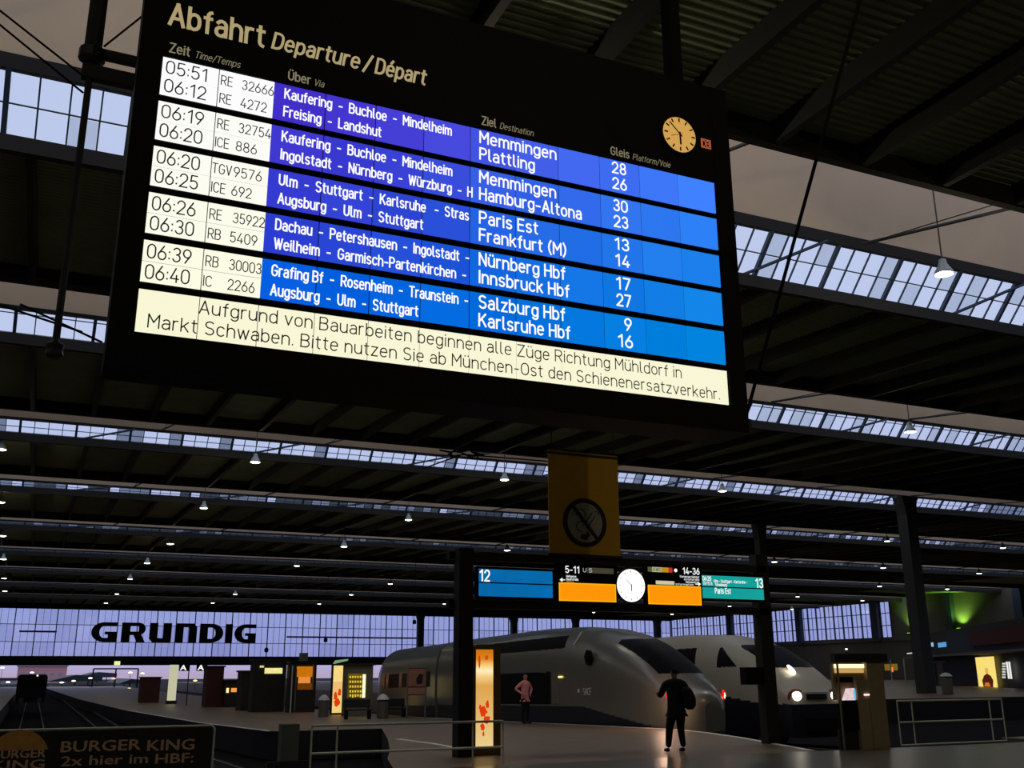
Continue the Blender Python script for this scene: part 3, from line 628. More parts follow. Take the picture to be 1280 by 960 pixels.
def sign_box(nm, lab, x0, x1, z0, z1, cat='sign'):
    t = thing(nm, lab, cat, ((x0+x1)/2, YG, z0), 'platform signs on the gantry')
    w = (x1-x0)/2; Bx(-w-0.05, w+0.05, -0.02, 0.12, -0.06, z1-z0+0.06).build('housing', M_BLACK, t)
    return t, w
def gx(px, py=730): return ony(px, py, YG).x
def gz(px, py): return ony(px, py, YG).z
# blue platform 12 display
x0, x1 = gx(598), gx(690); z0, z1 = gz(598,745), gz(598,711)
t, w = sign_box('platform_display', 'blank blue platform display marked 12', x0, x1, z0, z1)
hgt = z1-z0
Bx(-w, w, -0.03, -0.02, hgt/2+0.015, hgt).build('display_row', em('dim_blue_display', (8, 112, 182), 0.85, 0.25, 2), t)
Bx(-w, w, -0.03, -0.02, 0, hgt/2-0.015).build('display_row', em('dim_blue_display', (8, 112, 182)), t)
text('12', x0+0.02, x0+0.26, z1-0.27, 0.24, W_LET, YG-0.032, t, 0.01, loc=t.location)
E_OR = em('orange_panel', (255, 150, 8), 1.0); E_ORE = em('orange_panel_edge', (255, 176, 20), 1.0); E_SM = em('small_grey_print', (190, 190, 180), 0.9)
for side, (pa, pb, pt, pm_, pbm, lab) in enumerate(((698, 769, 707, 728, 753, 'black and orange direction sign reading 5-11'), (809, 875, 708, 731, 757, 'black and orange direction sign reading 14-36'))):
    x0, x1 = gx(pa), gx(pb); zt = gz(pa, pt); zm = gz(pa, pm_); zb = gz(pb, pbm)
    t, w = sign_box('direction_sign', lab, x0, x1, zb, zt)
    z_m = zm-zb; hgt = zt-zb
    Bx(-w, w, -0.03, -0.02, 0, z_m).build('orange_panel', E_ORE, t)
    Bx(-w+0.03, w-0.03, -0.036, -0.03, 0.03, z_m-0.03).build('orange_panel_field', E_OR, t)
    L_ = t.location
    if side == 0:
        text('5-11', x0+0.18, x0+0.55, zt-0.16, 0.15, W_LET, YG-0.032, t, 0.01, loc=L_)
        Bx(0.0+0.0, w-0.05, -0.028, -0.02, hgt-0.15, hgt-0.02).build('grey_strip', em('dim_grey_strip', (74, 70, 58), 0.8), t)
        text('U S', x0+0.66, x0+0.9, zt-0.13, 0.09, E_SM, YG-0.032, t, 0.02, loc=L_)
        text('Hallgasse', x0+0.2, x0+0.46, zt-0.27, 0.05, W_LET, YG-0.032, t, 0.01, loc=L_); text('Bayerstraße', x0+0.2, x0+0.52, zt-0.34, 0.05, W_LET, YG-0.032, t, 0.01, loc=L_)
        text('Gleise', x0+0.2, x0+0.4, zt-0.41, 0.05, em('amber_print', (230,160,40), 0.9), YG-0.032, t, 0.01, loc=L_)
        ar = MB().box(x0+0.05-L_[0], x0+0.16-L_[0], -0.04, -0.03, hgt-0.345, hgt-0.325).prism([(x0+0.02-L_[0], hgt-0.335), (x0+0.09-L_[0], hgt-0.285), (x0+0.09-L_[0], hgt-0.385)], -0.04, -0.03)
        ar.build('arrow', W_LET, t)
    else:
        text('14-36', x1-0.52, x1-0.03, zt-0.15, 0.15, W_LET, YG-0.032, t, 0.01, loc=L_)
        for q, (cc, xa, xb) in enumerate((((96,96,60), 0.02, 0.14), ((196,190,150), 0.14, 0.42), ((206,150,20), 0.42, 0.62), ((206,50,40), 0.62, 0.74))):
            Bx(-w+xa, -w+xb, -0.03, -0.02, hgt-0.13, hgt-0.01).build('pictogram_field', em('pictogram_%d' % q, cc, 0.85), t)
        text('AWC', x0+0.16, x0+0.40, zt-0.11, 0.08, em('dark_print', (30,30,30), 1), YG-0.034, t, 0.01, loc=L_)
        MB().lathe((-w+0.84, -0.03, hgt-0.07), [(0.045,0),(0.045,0.008)], 14, 'y').build('pictogram_dot', W_LET, t)
        Bx(-w+0.24, -w+0.78, -0.03, -0.02, z_m+0.02, z_m+0.11).build('white_strip', em('white_strip', (215,205,170), 0.9), t)
        for q in range(4): text(('Starnberger Bahnhof','Arnulfstraße','Reisezentrum','Information')[q], x1-(0.62,0.5,0.45,0.75)[q], x1-0.04-(0.0,0,0.02,0.18)[q], zt-0.24-q*0.065, 0.045, W_LET, YG-0.032, t, 0.01, loc=L_)
        ar = MB().box(w-0.16, w-0.06, -0.04, -0.03, z_m+0.05, z_m+0.07).prism([(w-0.0, z_m+0.06), (w-0.07, z_m+0.01), (w-0.07, z_m+0.11)], -0.04, -0.03)
        ar.build('arrow', W_LET, t)
# teal platform 13 display
x0, x1 = gx(877), gx(953); z0, z1 = gz(953,750), gz(877,719)
t, w = sign_box('platform_display', 'lit teal platform display marked 13 and Paris Est', x0, x1, z0, z1)
hgt = z1-z0; E_TE = em('teal_display', (22, 158, 152), 1.0, 0.15, 2); L_ = t.location
Bx(-w, w, -0.03, -0.02, hgt/2+0.015, hgt).build('display_row', E_TE, t); Bx(-w, w, -0.03, -0.02, 0, hgt/2-0.015).build('display_row', E_TE, t)
text('13', x1-0.24, x1-0.02, z1-0.26, 0.22, W_LET, YG-0.032, t, 0.01, loc=L_)
text('06:20', x0+0.02, x0+0.27, z1-0.13, 0.10, W_LET, YG-0.032, t, 0.01, loc=L_); text('TGV 9576', x0+0.02, x0+0.3, z1-0.24, 0.08, W_LET, YG-0.032, t, loc=L_)
text('Ulm - Stuttgart - Karlsruhe -', x0+0.36, x0+1.4, z1-0.17, 0.07, W_LET, YG-0.032, t, 0.01, loc=L_); text('Strasbourg', x0+0.40, x0+0.75, z1-0.26, 0.07, W_LET, YG-0.032, t, 0.01, loc=L_)
text('Paris Est', x0+0.38, x0+0.86, z0+0.13, 0.13, W_LET, YG-0.032, t, 0.02, loc=L_)
# round white clock
cx, cz = gx(788, 732), gz(788, 732)
t = thing('station_clock', 'round white glowing clock between the orange signs', 'clock', (cx, YG, cz))
MB().lathe((0,0,0), [(0.42,0.08),(0.43,0.0),(0.40,-0.03),(0.40,-0.02),(0.01,-0.02)], 36, 'y').build('rim', M_DARK, t)
MB().lathe((0,-0.035,0), [(0.395,0.0),(0.395,0.012)], 40, 'y').build('face', em('white_clock_face', (255,255,250), 1.3), t)
tk = MB()
for h_ in range(12): ray_bar(tk, 0, 0, h_*PI/6, 0.31, 0.36, 0.007, -0.046, -0.036)
tk.build('hour_marks', mat('grey_marks', (120,120,120)), t)
tk = MB(); ray_bar(tk, 0, 0, math.radians(178), -0.03, 0.14, 0.012, -0.05, -0.046); tk.build('hour_hand', mat('grey_marks', (120,120,120)), t)
tk = MB(); ray_bar(tk, 0, 0, math.radians(-46), -0.03, 0.2, 0.007, -0.054, -0.05); tk.build('minute_hand', mat('grey_marks', (120,120,120)), t)
Bx(-0.05, 0.05, 0.08, 0.14, -0.6, 0.62).build('bracket', M_DARK, t)
# yellow no smoking banner
x0, x1 = gx(687, 640), gx(775, 640); z0, z1 = gz(731, 696), gz(731, 566)
t = thing('hanging_banner', 'yellow hanging banner with a round no-smoking mark', 'banner', ((x0+x1)/2, YG+0.05, z0)); w = (x1-x0)/2; hgt = z1-z0
Bx(-w, w, -0.01, 0.01, 0, hgt).build('cloth', mat('yellow_banner_cloth', (228, 172, 40), 0.85, 0, 0.12, 2), t)
cz = gz(731, 653)-z0
ring = MB(); n = 40
for i in range(n):
    a0, a1 = 2*PI*i/n, 2*PI*(i+1)/n; ro, ri = 0.60, 0.49
    ring.prism([(ro*math.cos(a0), cz+ro*math.sin(a0)), (ro*math.cos(a1), cz+ro*math.sin(a1)), (ri*math.cos(a1), cz+ri*math.sin(a1)), (ri*math.cos(a0), cz+ri*math.sin(a0))], -0.03, -0.015)
M_PK = mat('dark_print_ring', (40, 34, 28), 0.8)
M_BANDISC = mat('pale_disc_print', (176, 172, 158), 0.85)
MB().lathe((0,-0.02,cz), [(0.495,0.0),(0.495,0.008)], 40, 'y').build('disc', M_BANDISC, t)
ring.build('ring', M_PK, t)
sl = MB(); ray_bar(sl, 0, cz, math.radians(-40), -0.5, 0.5, 0.045, -0.034, -0.022); sl.build('slash', M_PK, t)
cg = MB(); ray_bar(cg, 0.0, cz, math.radians(38), -0.12, 0.36, 0.006, -0.03, -0.022)
d = Vector((math.sin(math.radians(38)), 0, math.cos(math.radians(38)))); nn = Vector((d.z,0,-d.x))
for o_ in (-0.055, 0.055):
    c0 = Vector((0.02,0,cz-0.08))+nn*o_; cg.prism([((c0+nn*q+d*r).x, (c0+nn*q+d*r).z) for q, r in ((-.009,0),(.009,0),(.009,.36),(-.009,.36))], -0.03, -0.022)
def arc(mb, cx_, cz_, r, a0, a1, wd, y0, y1, n=14):
    for i in range(n):
        u, v = math.radians(a0+(a1-a0)*i/n), math.radians(a0+(a1-a0)*(i+1)/n)
        mb.prism([(cx_+(r+wd)*math.cos(u), cz_+(r+wd)*math.sin(u)), (cx_+(r+wd)*math.cos(v), cz_+(r+wd)*math.sin(v)), (cx_+(r-wd)*math.cos(v), cz_+(r-wd)*math.sin(v)), (cx_+(r-wd)*math.cos(u), cz_+(r-wd)*math.sin(u))], y0, y1)
arc(cg, 0.33, cz+0.24, 0.055, -50, 130, 0.009, -0.03, -0.022)
arc(cg, -0.12, cz+0.2, 0.13, -60, 200, 0.009, -0.03, -0.022); arc(cg, -0.12, cz-0.1, 0.12, 60, 290, 0.009, -0.03, -0.022); arc(cg, -0.28, cz+0.2, 0.07, 20, 200, 0.009, -0.03, -0.022)
cg.build('cigarette_outline', M_PK, t)
MB().prism([(-0.13,cz-0.40),(0.02,cz-0.42),(0.14,cz-0.30),(0.06,cz-0.22),(0.0,cz-0.3),(-0.1,cz-0.28)], -0.03, -0.022).build('match_head', M_PK, t)
for z in (0.03, hgt-0.06): Bx(-w-0.02, w+0.02, -0.03, 0.03, z-0.03, z+0.03).build('batten', M_DARK, t)
for X in (-w+0.1, w-0.1): MB().bar((X,0,hgt), (X,0,16.3-z0), 0.012, 5).build('cord', M_BLACK, t)
# ================================================================== TRAINS
def interp(tab, s):
    if s <= tab[0][0]: return tab[0][1]
    for (a, va), (b, vb) in zip(tab, tab[1:]):
        if s <= b: return va+(vb-va)*(s-a)/(b-a)
    return tab[-1][1]
def smooth_tab(tab, s, r=0.25): return sum(interp(tab, s+d*r) for d in (-1,-.5,0,.5,1))/5
def loft(S, ztop, whalf, zb, zm, pw, ring=64, tip=None):
    """grid of points (x, s, z); zm where the side starts to curve in"""
    rows = []
    for s in S:
        zt, w, m_, p = ztop(s), whalf(s), zm(s), pw(s)
        pts = []; nlow = ring//8
        for i in range(nlow): pts.append((-w*(0.93+0.07*math.sin(i/nlow*PI/2)), zb(s)+(m_-zb(s))*i/nlow))
        nu = ring-2*nlow
        for i in range(nu+1):
            th = PI-PI*i/nu; c, sn = math.cos(th), math.sin(th)
            pts.append((w*math.copysign(abs(c)**(2/p), c), m_+(zt-m_)*abs(sn)**(2/p)))
        for i in reversed(range(nlow)): pts.append((w*(0.93+0.07*math.sin(i/nlow*PI/2)), zb(s)+(m_-zb(s))*i/nlow))
        rows.append([(x, s, z) for x, z in pts])
    return rows
def skin(rows, groups, cap_first=True, cap_last=True):
    """split grid quads by predicate into several meshes; returns dict name->MB"""
    out = {}
    n = len(rows[0])
    for j in range(len(rows)-1):
        for i in range(n-1):
            q = (rows[j][i], rows[j][i+1], rows[j+1][i+1], rows[j+1][i])
            c = [sum(p[k] for p in q)/4 for k in range(3)]
            g = groups(*c); mb = out.setdefault(g, (MB(), {}))
            ids = []
            for p in q:
                key = (round(p[0],4), round(p[1],4), round(p[2],4))
                if key not in mb[1]: mb[1][key] = len(mb[0].v); mb[0].v.append(p)
                ids.append(mb[1][key])
            if len(set(ids)) == 4: mb[0].face(*ids)
            elif len(set(ids)) == 3: mb[0].face(*dict.fromkeys(ids))
    for cap, row in ((cap_first, rows[0]), (cap_last, rows[-1])):
        if cap:
            g = groups(0.0, row[0][1], sum(p[2] for p in row)/len(row)); mb = out.setdefault(g, (MB(), {}))
            k = len(mb[0].v); mb[0].v += row; mb[0].face(*range(k, k+len(row)))
    return {k: v[0] for k, v in out.items()}
def lin(a, b, st):
    n = max(1, int(round((b-a)/st))); return [a+(b-a)*i/n for i in range(n)]
M_SIL = mat('silver_train_paint', (138, 136, 124), 0.24, 0.35, 0.06, 2)
M_TBLUE = mat('dark_blue_skirt_paint', (26, 32, 42), 0.5)
M_TROOF = mat('train_roof_grey', (84, 92, 96), 0.45, 0.2)
M_TGLASS = mat('black_train_glass', (3, 3, 4), 0.5, 0, 0.1, 3, 0, 0.12)
M_ICE = mat('off_white_train_paint', (196, 188, 166), 0.35, 0.0, 0.05)
# ---- pointed nose train
tg = thing('high_speed_train', 'silver pointed-nose high-speed train standing at the platform', 'train', (20.5, 29.1, -0.0))
tg.rotation_euler = (math.radians(-1.15), 0, 0)
zt_tab = [(0,0.78),(0.03,0.9),(0.1,1.06),(0.22,1.2),(0.5,1.42),(0.9,1.66),(1.6,2.10),(2.3,2.50),(3.1,2.88),(4.2,3.22),(5.7,3.50),(7.9,3.70),(10.8,3.80),(30,3.82)]
w_tab = [(0,0.22),(0.03,0.40),(0.1,0.58),(0.25,0.78),(0.6,0.98),(1.2,1.12),(2.2,1.25),(4,1.37),(6.5,1.42),(30,1.42)]
p_tab = [(0,2.2),(3,2.4),(7,3.0),(10,3.6),(30,3.8)]
S = lin(0, 0.4, 0.025)+lin(0.4, 7.5, 0.035)+lin(7.5, 22, 0.2)+[22.0]
rows = loft(S, lambda s: smooth_tab(zt_tab, s, min(0.15, s*0.4)), lambda s: smooth_tab(w_tab, s, min(0.15, s*0.4)), lambda s: -0.35 if s > 0.5 else -0.35+0.2*((0.5-s)/0.5)**2, lambda s: min(1.0, 0.5+s*0.28), lambda s: interp(p_tab, s), 190)
def tg_grp(x, s, z):
    if s < 4.25 and 1.74 < z < 3.02 and abs(x) < 0.93: return 'windshield'
    if s > 7.9 and s < 17.5 and x < -0.75 and 2.86 < z < 3.36: return 'upper_grille'
    if s > 8.9 and s < 14.5 and x < -1.1 and 0.72 < z < 1.97: return 'side_grille'
    if z > 3.5 and s > 7.2: return 'roof'
    return 'power_car_body' if z > min(0.62, -0.12+0.14*max(0, s-0.8)) else 'skirt'
for g, mb in skin(rows, tg_grp).items():
    m_ = {'windshield': M_TGLASS, 'upper_grille': M_BLACK, 'side_grille': M_BLACK, 'skirt': M_TBLUE, 'roof': M_TROOF}.get(g, M_SIL)
    mb.build(g, m_, tg, smooth=True)
# cab window, mark, lights, wipers
hx = MB().lathe((0,0,0), [(0.001,-0.02),(0.28,-0.015),(0.28,0.03)], 6, 'y'); cw = hx.build('cab_side_window', M_TGLASS, tg, (-1.405, 5.7, 2.42)); cw.rotation_euler = (0, math.radians(8), -PI/2); cw.scale = (1.2, 1, 1.1)
M_TRIM = mat('silver_lettering', (250, 250, 240), 0.4)
def side_text(s, parent, xs, ys, z, wd, cap, m, bold=0.01):
    o = text(s, 0, wd, 0, cap, m, 0, parent, bold, th=0.01); o.location = (xs, ys, z); o.rotation_euler = (0, 0, -PI/2); return o
st_ = side_text('SNCF', tg, -1.43, 6.15, 1.06, 0.62, 0.24, M_TRIM, 0.02)
Bx(-1.45, -1.42, 6.5, 6.56, 1.15, 1.28).build('small_mark', M_TRIM, tg)
MB().box(-1.445, -1.42, 8.15, 8.75, 0.75, 1.95).build('door_panel', mat('door_grey', (120,118,104), 0.4), tg)
Bx(-1.47, -1.42, 7.85, 8.15, 1.72, 1.79).build('marker_lamp', em('warm_small_lamp', (255, 225, 130), 1.4), tg)
for sx_ in (-1, 1):
    hd = MB().lathe((0,0,0), [(0.24,0.0),(0.23,-0.04),(0.16,-0.07),(0.01,-0.08)], 18, 'y').build('tail_light', em('red_tail_light', (230, 24, 10), 1.6), tg, (sx_*0.98, 0.62, 1.02)); hd.rotation_euler = (0, 0, sx_*math.radians(48)); hd.scale = (1.25, 1, 0.7)
    cr = MB().lathe((0,0,0), [(0.09,0.0),(0.085,-0.03),(0.01,-0.05)], 14, 'y').build('tail_lamp_core', em('tail_lamp_core', (255, 225, 200), 9.0), tg, (sx_*0.93, 0.50, 1.0)); cr.rotation_euler = (0, 0, sx_*math.radians(48))
lt = bpy.data.lights.new('tail_glow', 'POINT'); lt.energy = 50; lt.color = (1, 0.62, 0.42); lt.shadow_soft_size = 0.08
lo = bpy.data.objects.new('tail_glow', lt); COL.objects.link(lo); lo.parent = tg; lo.location = (-1.75, 0.1, 1.05)
lo['label'] = 'glow of the tail light'
MB().bar((-1.0, 6.9, 3.45), (-1.25, 7.15, 2.95), 0.035).build('handrail', M_GALV, tg, label='bright handrail below the roof')
MB().lathe((0, 0, 0), [(0.13,-0.0),(0.13,0.05),(0.05,0.09)], 16).build('roof_disc', em('emissive_roof_disc', (235,240,235), 1.2), tg, (-0.55, 5.2, 3.22))  # small disc on the train roof with an emissive colour
# pantograph well and bogies
bg2 = MB()
for s in (4.2, 7.0, 15.5, 18.3):
    for x in (-0.72, 0.72): bg2.lathe((x, s, -0.36), [(0.001,0)], 3) if False else None
def bogie(par, s):
    b = MB()
    for ds in (-1.4, 1.4):
        for x in (-0.78, 0.66):
            k = MB(); n = 18
            pts = [(s+ds+0.44*math.cos(2*PI*i/n), -0.32+0.44*math.sin(2*PI*i/n)) for i in range(n)]
            b.prism(pts, x, x+0.12, 'x')
    b.box(-0.95, -0.85, s-1.9, s+1.9, -0.45, -0.1); b.box(0.85, 0.95, s-1.9, s+1.9, -0.45, -0.1)
    b.build('bogie', M_BLACK, par)
for s in (4.6, 17.5): bogie(tg, s)
# trailer car
rows = loft(lin(22.35, 31.0, 0.25)+lin(31.0, 33.4, 0.12)+[33.4], lambda s: 3.78-(0 if s < 30.5 else 0.9*((s-30.5)/2.9)**2.2), lambda s: 1.42-(0 if s < 31.5 else 0.35*((s-31.5)/1.9)**2), lambda s: -0.35, lambda s: 1.0, lambda s: 3.6, 80)
def tr_grp(x, s, z):
    if z > 3.05: return 'trailer_roof'
    if x < -1.1 and 1.55 < z < 2.35 and (s-22.5) % 2.6 > 0.5 and 23 < s < 31: return 'trailer_windows'
    return 'trailer_body' if z > 0.62 else 'trailer_skirt'
for g, mb in skin(rows, tr_grp).items():
    mb.build(g, {'trailer_roof': M_TROOF, 'trailer_windows': M_TGLASS, 'trailer_skirt': M_TBLUE}.get(g, M_SIL), tg, smooth=True)
bogie(tg, 23.6); bogie(tg, 31.0)
# ---- white train with headlights
ic = thing('high_speed_train', 'white high-speed train with round nose and lit headlights', 'train', (25.4, 29.6, -0.05))
ic.rotation_euler = (math.radians(-1.15), 0, 0)
zt_i = [(0,1.10),(0.1,1.25),(0.5,1.62),(0.95,1.95),(1.6,2.35),(2.4,2.78),(3.4,3.10),(4.8,3.33),(7,3.46),(30,3.5)]
w_i = [(0,1.16),(0.15,1.26),(0.5,1.36),(1.2,1.42),(3,1.47),(30,1.48)]
S = lin(0, 8, 0.04)+lin(8, 21, 0.25)+[21.0]
rows = loft(S, lambda s: smooth_tab(zt_i, s, 0.1 if s > 0.15 else 0.01), lambda s: interp(w_i, s), lambda s: -0.4, lambda s: min(1.1, 0.8+s*0.2), lambda s: interp([(0,3.2),(3,3.4),(7,3.8),(30,4)], s), 190)
def ic_grp(x, s, z):
    if 1.97 < z < 2.86 and s < 1.0+(z-1.97)*1.75+(0.4 if abs(x) < 1.0 else 0): return 'windshield'
    if x < -1.15 and 2.6 < s < 3.85 and 2.05 < z < 2.8 and (s-2.6) > (z-2.05)*1.45: return 'cab_side_window'
    if x < -1.15 and 5.3 < s < 7.1 and 2.12 < z < 2.85: return 'engine_room_window'
    if z < 0.72+0.0*s: return 'skirt'
    if x < -1.1 and z < 0.72+min(0.35, max(0, (s-1.2))*0.12): return 'dark_side_band'
    return 'power_car_body'
for g, mb in skin(rows, ic_grp).items():
    mb.build(g, {'windshield': M_TGLASS, 'cab_side_window': M_TGLASS, 'engine_room_window': M_TGLASS, 'skirt': M_TBLUE, 'dark_side_band': M_TBLUE}.get(g, M_ICE), ic, smooth=True)
E_HL = em('headlight', (255, 244, 222), 6.0)
for sx_ in (-1, 1):
    h_ = MB().lathe((0,0,0), [(0.2,0.02),(0.19,-0.02),(0.12,-0.05),(0.01,-0.06)], 20, 'y').build('headlight', E_HL, ic, (sx_*0.86, 0.0, 0.98)); h_.scale = (1, 1, 0.8)
    r_ = MB().lathe((0,0,0), [(0.3,0.05),(0.3,0.0),(0.2,-0.015),(0.2,0.05)], 20, 'y').build('light_surround', mat('reddish_light_surround', (150, 60, 50), 0.5), ic, (sx_*0.86, 0.02, 0.95)); r_.scale = (1.2, 1, 0.9)
h_ = MB().lathe((0,0,0), [(0.15,0.02),(0.14,-0.02),(0.01,-0.05)], 18, 'y').build('top_headlight', E_HL, ic, (-0.45, 0.66, 1.9)); h_.scale = (1.5, 1, 0.7); h_.rotation_euler = (math.radians(-35), math.radians(38), 0)
Bx(-0.45, 0.45, -0.03, 0.05, 0.86, 1.04).build('coupler_cover', M_TBLUE, ic)
Bx(-0.62, 0.62, -0.3, 0.2, -0.2, 0.25).build('buffer_beam', M_BLACK, ic)
MB().prism([(-1.17, 0.70), (1.17, 0.70), (1.12, -0.42), (-1.12, -0.42)], -0.05, 0.04).build('lower_nose', M_TBLUE, ic)
for s in (4.4, 16.5): bogie(ic, s)
for k in range(1):
    a = 21.4+k*26.4
    rows = loft(lin(a, a+26, 0.5)+[a+26], lambda s: 3.5, lambda s: 1.48, lambda s: -0.4, lambda s: 1.1, lambda s: 4, 60)
    for g, mb in skin(rows, lambda x, s, z: 'coach_window_band' if abs(x) > 1.1 and 1.6 < z < 2.4 else ('coach_body' if z > 0.72 else 'coach_skirt')).items():
        mb.build(g, {'coach_window_band': M_TGLASS, 'coach_skirt': M_TBLUE}.get(g, M_ICE), ic, smooth=True)
# ================================================================== PEOPLE
def figure(root, joints, edges, m, name='body', sub=2):
    """joints: name -> (x,y,z,r); first is the root"""
    names = list(joints); me = bpy.data.meshes.new(name)
    me.from_pydata([joints[n][:3] for n in names], [(names.index(a), names.index(b)) for a, b in edges], [])
    o = bpy.data.objects.new(name, me); COL.objects.link(o); o.parent = root
    md = o.modifiers.new('skin', 'SKIN'); md.use_smooth_shade = True
    sv = me.skin_vertices[0].data
    for i, n in enumerate(names):
        r = joints[n][3]; r = r if isinstance(r, tuple) else (r, r); sv[i].radius = r; sv[i].use_root = (i == 0)
    sd = o.modifiers.new('sub', 'SUBSURF'); sd.levels = sub; sd.render_levels = sub
    me.materials.append(m); return o
M_COAT = mat('black_coat', (9, 9, 10), 0.85, 0, 0.2, 8); M_TROU = mat('black_trousers', (8, 8, 9), 0.9)
M_SKIN = mat('skin', (150, 110, 90), 0.6); M_SHOE = mat('black_shoes', (6, 6, 6), 0.6); M_HAIR = mat('dark_hair', (12, 9, 7), 0.8)
def person(name, label, loc, rz, ht, coat, trou, armsL, armsR, legL, legR, skin_m=M_SKIN, hair=M_HAIR, lean=0.0, sub=2, bulk=1.0):
    p = thing(name, label, 'person', loc, None, rz); k = ht/1.75
    V = lambda x, y, z, r: (x*k, y*k, z*k, r*k if not isinstance(r, tuple) else (r[0]*k, r[1]*k))
    J = {'pelvis': V(0,0,0.92,(0.17*bulk,0.12*bulk)), 'waist': V(0,lean*0.3,1.12,(0.165*bulk,0.12*bulk)), 'chest': V(0,lean*0.7,1.32,(0.19*bulk,0.13*bulk)), 'collar': V(0,lean,1.45,(0.13*bulk,0.09*bulk)), 'neck': V(0,lean*1.05,1.53,0.055),
         'sL': V(-0.19*bulk,lean,1.41,0.07*bulk), 'eL': V(*armsL[0],0.055*bulk), 'wL': V(*armsL[1],0.038), 'sR': V(0.19*bulk,lean,1.41,0.07*bulk), 'eR': V(*armsR[0],0.055*bulk), 'wR': V(*armsR[1],0.038),
         'hem': V(0,0,0.78,(0.165*bulk,0.13*bulk))}
    figure(p, J, [('pelvis','waist'),('waist','chest'),('chest','collar'),('collar','neck'),('collar','sL'),('sL','eL'),('eL','wL'),('collar','sR'),('sR','eR'),('eR','wR'),('pelvis','hem')], coat, 'jacket', sub)
    J = {'pelvis': V(0,0,0.90,(0.13,0.10)), 'hipL': V(-0.1,0,0.80,0.10*bulk), 'kL': V(*legL[0],0.07*bulk), 'aL': V(*legL[1],0.05*bulk), 'hipR': V(0.1,0,0.80,0.10*bulk), 'kR': V(*legR[0],0.07*bulk), 'aR': V(*legR[1],0.05*bulk)}
    figure(p, J, [('pelvis','hipL'),('hipL','kL'),('kL','aL'),('pelvis','hipR'),('hipR','kR'),('kR','aR')], trou, 'trousers', sub)
    for a in (legL[1], legR[1]):
        J = {'h': V(a[0],a[1]-0.02 if True else 0,0.055,0.045), 'b': V(a[0],a[1]+0.1,0.045,0.045), 't': V(a[0],a[1]+0.19,0.035,0.032)}
        figure(p, J, [('h','b'),('b','t')], M_SHOE, 'shoe', sub)
    # head with face
    J = {'neck': V(0,lean*1.05,1.50,0.055), 'jaw': V(0,lean+0.025,1.585,(0.062,0.07)), 'face': V(0,lean+0.02,1.655,(0.078,0.092)), 'crown': V(0,lean,1.71,(0.072,0.085))}
    figure(p, J, [('neck','jaw'),('jaw','face'),('face','crown')], skin_m, 'head', sub)
    fz = lean+0.02
    MB().prism([(fz+0.085, 1.66*k), (fz+0.118, 1.615*k), (fz+0.088, 1.605*k)], -0.012*k, 0.012*k, 'x').build('nose', skin_m, p)
    e = MB(); e.lathe((-0.03*k, (fz+0.088)*k, 1.665*k), [(0.001,-0.006),(0.012,0),(0.001,0.006)], 8, 'y'); e.lathe((0.03*k, (fz+0.088)*k, 1.665*k), [(0.001,-0.006),(0.012,0),(0.001,0.006)], 8, 'y'); e.build('eyes', M_SHOE, p)
    Bx(-0.024*k, 0.024*k, (fz+0.08)*k, (fz+0.092)*k, 1.578*k, 1.586*k).build('mouth', mat('lips', (120,70,60)), p)
    for sx_ in (-1, 1): MB().lathe((sx_*0.078*k, fz*k-0.01, 1.645*k), [(0.008,-0.01),(0.026,0),(0.008,0.012)], 10, 'y').build('ear', skin_m, p)
    J = {'a': V(0,lean+0.02,1.715,(0.08,0.09)), 'b': V(0,lean-0.035,1.695,(0.082,0.08)), 'c': V(0,lean-0.055,1.63,(0.07,0.06))}
    figure(p, J, [('a','b'),('b','c')], hair, 'hair', sub)
    # hands: palm and five fingers
    for el_, wr in (armsL, armsR):
        E_ = Vector(el_)*k; W = Vector(wr)*k; d = (W-E_).normalized(); side = d.cross(Vector((0,1,0))); side = side.normalized() if side.length > 0.1 else Vector((1,0,0)); nrm = side.cross(d)
        C_ = W+d*0.055*k
        J = {'w': tuple(W)+(0.026*k,), 'p': tuple(C_)+((0.036*k,0.018*k),)}
        for q in range(4):
            b1 = C_+d*0.03*k+side*(q-1.5)*0.02*k; t1 = b1+d*(0.045-abs(q-1.3)*0.006)*k+nrm*0.012*k
            J['a%d' % q] = tuple(b1)+(0.009*k,); J['b%d' % q] = tuple(t1)+(0.008*k,); J['c%d' % q] = tuple(t1+d*0.02*k+nrm*0.02*k)+(0.007*k,)
        b1 = W+d*0.03*k-side*0.035*k; J['t0'] = tuple(b1)+(0.011*k,); J['t1'] = tuple(b1+d*0.04*k-side*0.02*k)+(0.009*k,)
        ed = [('w','p'),('w','t0'),('t0','t1')]+[x for q in range(4) for x in (('p','a%d' % q),('a%d' % q,'b%d' % q),('b%d' % q,'c%d' % q))]
        figure(p, J, ed, skin_m, 'hand', 1)
    return p
# the standing traveller, seen from behind
pl = onz(848, 940, 0)
p1 = person('person', 'person in black coat with a dark backpack standing with legs apart facing the trains', (pl.x, pl.y, 0), math.radians(-8), 1.84, M_COAT, M_TROU,
    [(-0.35,0.05,1.17), (-0.30,0.26,1.20)], [(0.30,0.02,1.16), (0.24,0.24,1.08)], [(-0.17,0.04,0.5), (-0.24,-0.02,0.09)], [(0.10,0.05,0.5), (0.12,-0.02,0.09)], lean=0.02, bulk=1.25)
J = {'a': (0.28,-0.14,0.90,(0.15,0.12)), 'b': (0.27,-0.16,1.15,(0.18,0.14)), 'c': (0.14,-0.15,1.42,(0.14,0.11))}
figure(p1, J, [('a','b'),('b','c')], mat('black_backpack', (12,12,13), 0.8), 'backpack', 2)
for X in (-0.08, 0.12): MB().bar((X,0.13,1.2), (X,0.0,1.47), 0.02).build('strap', M_COAT, p1)
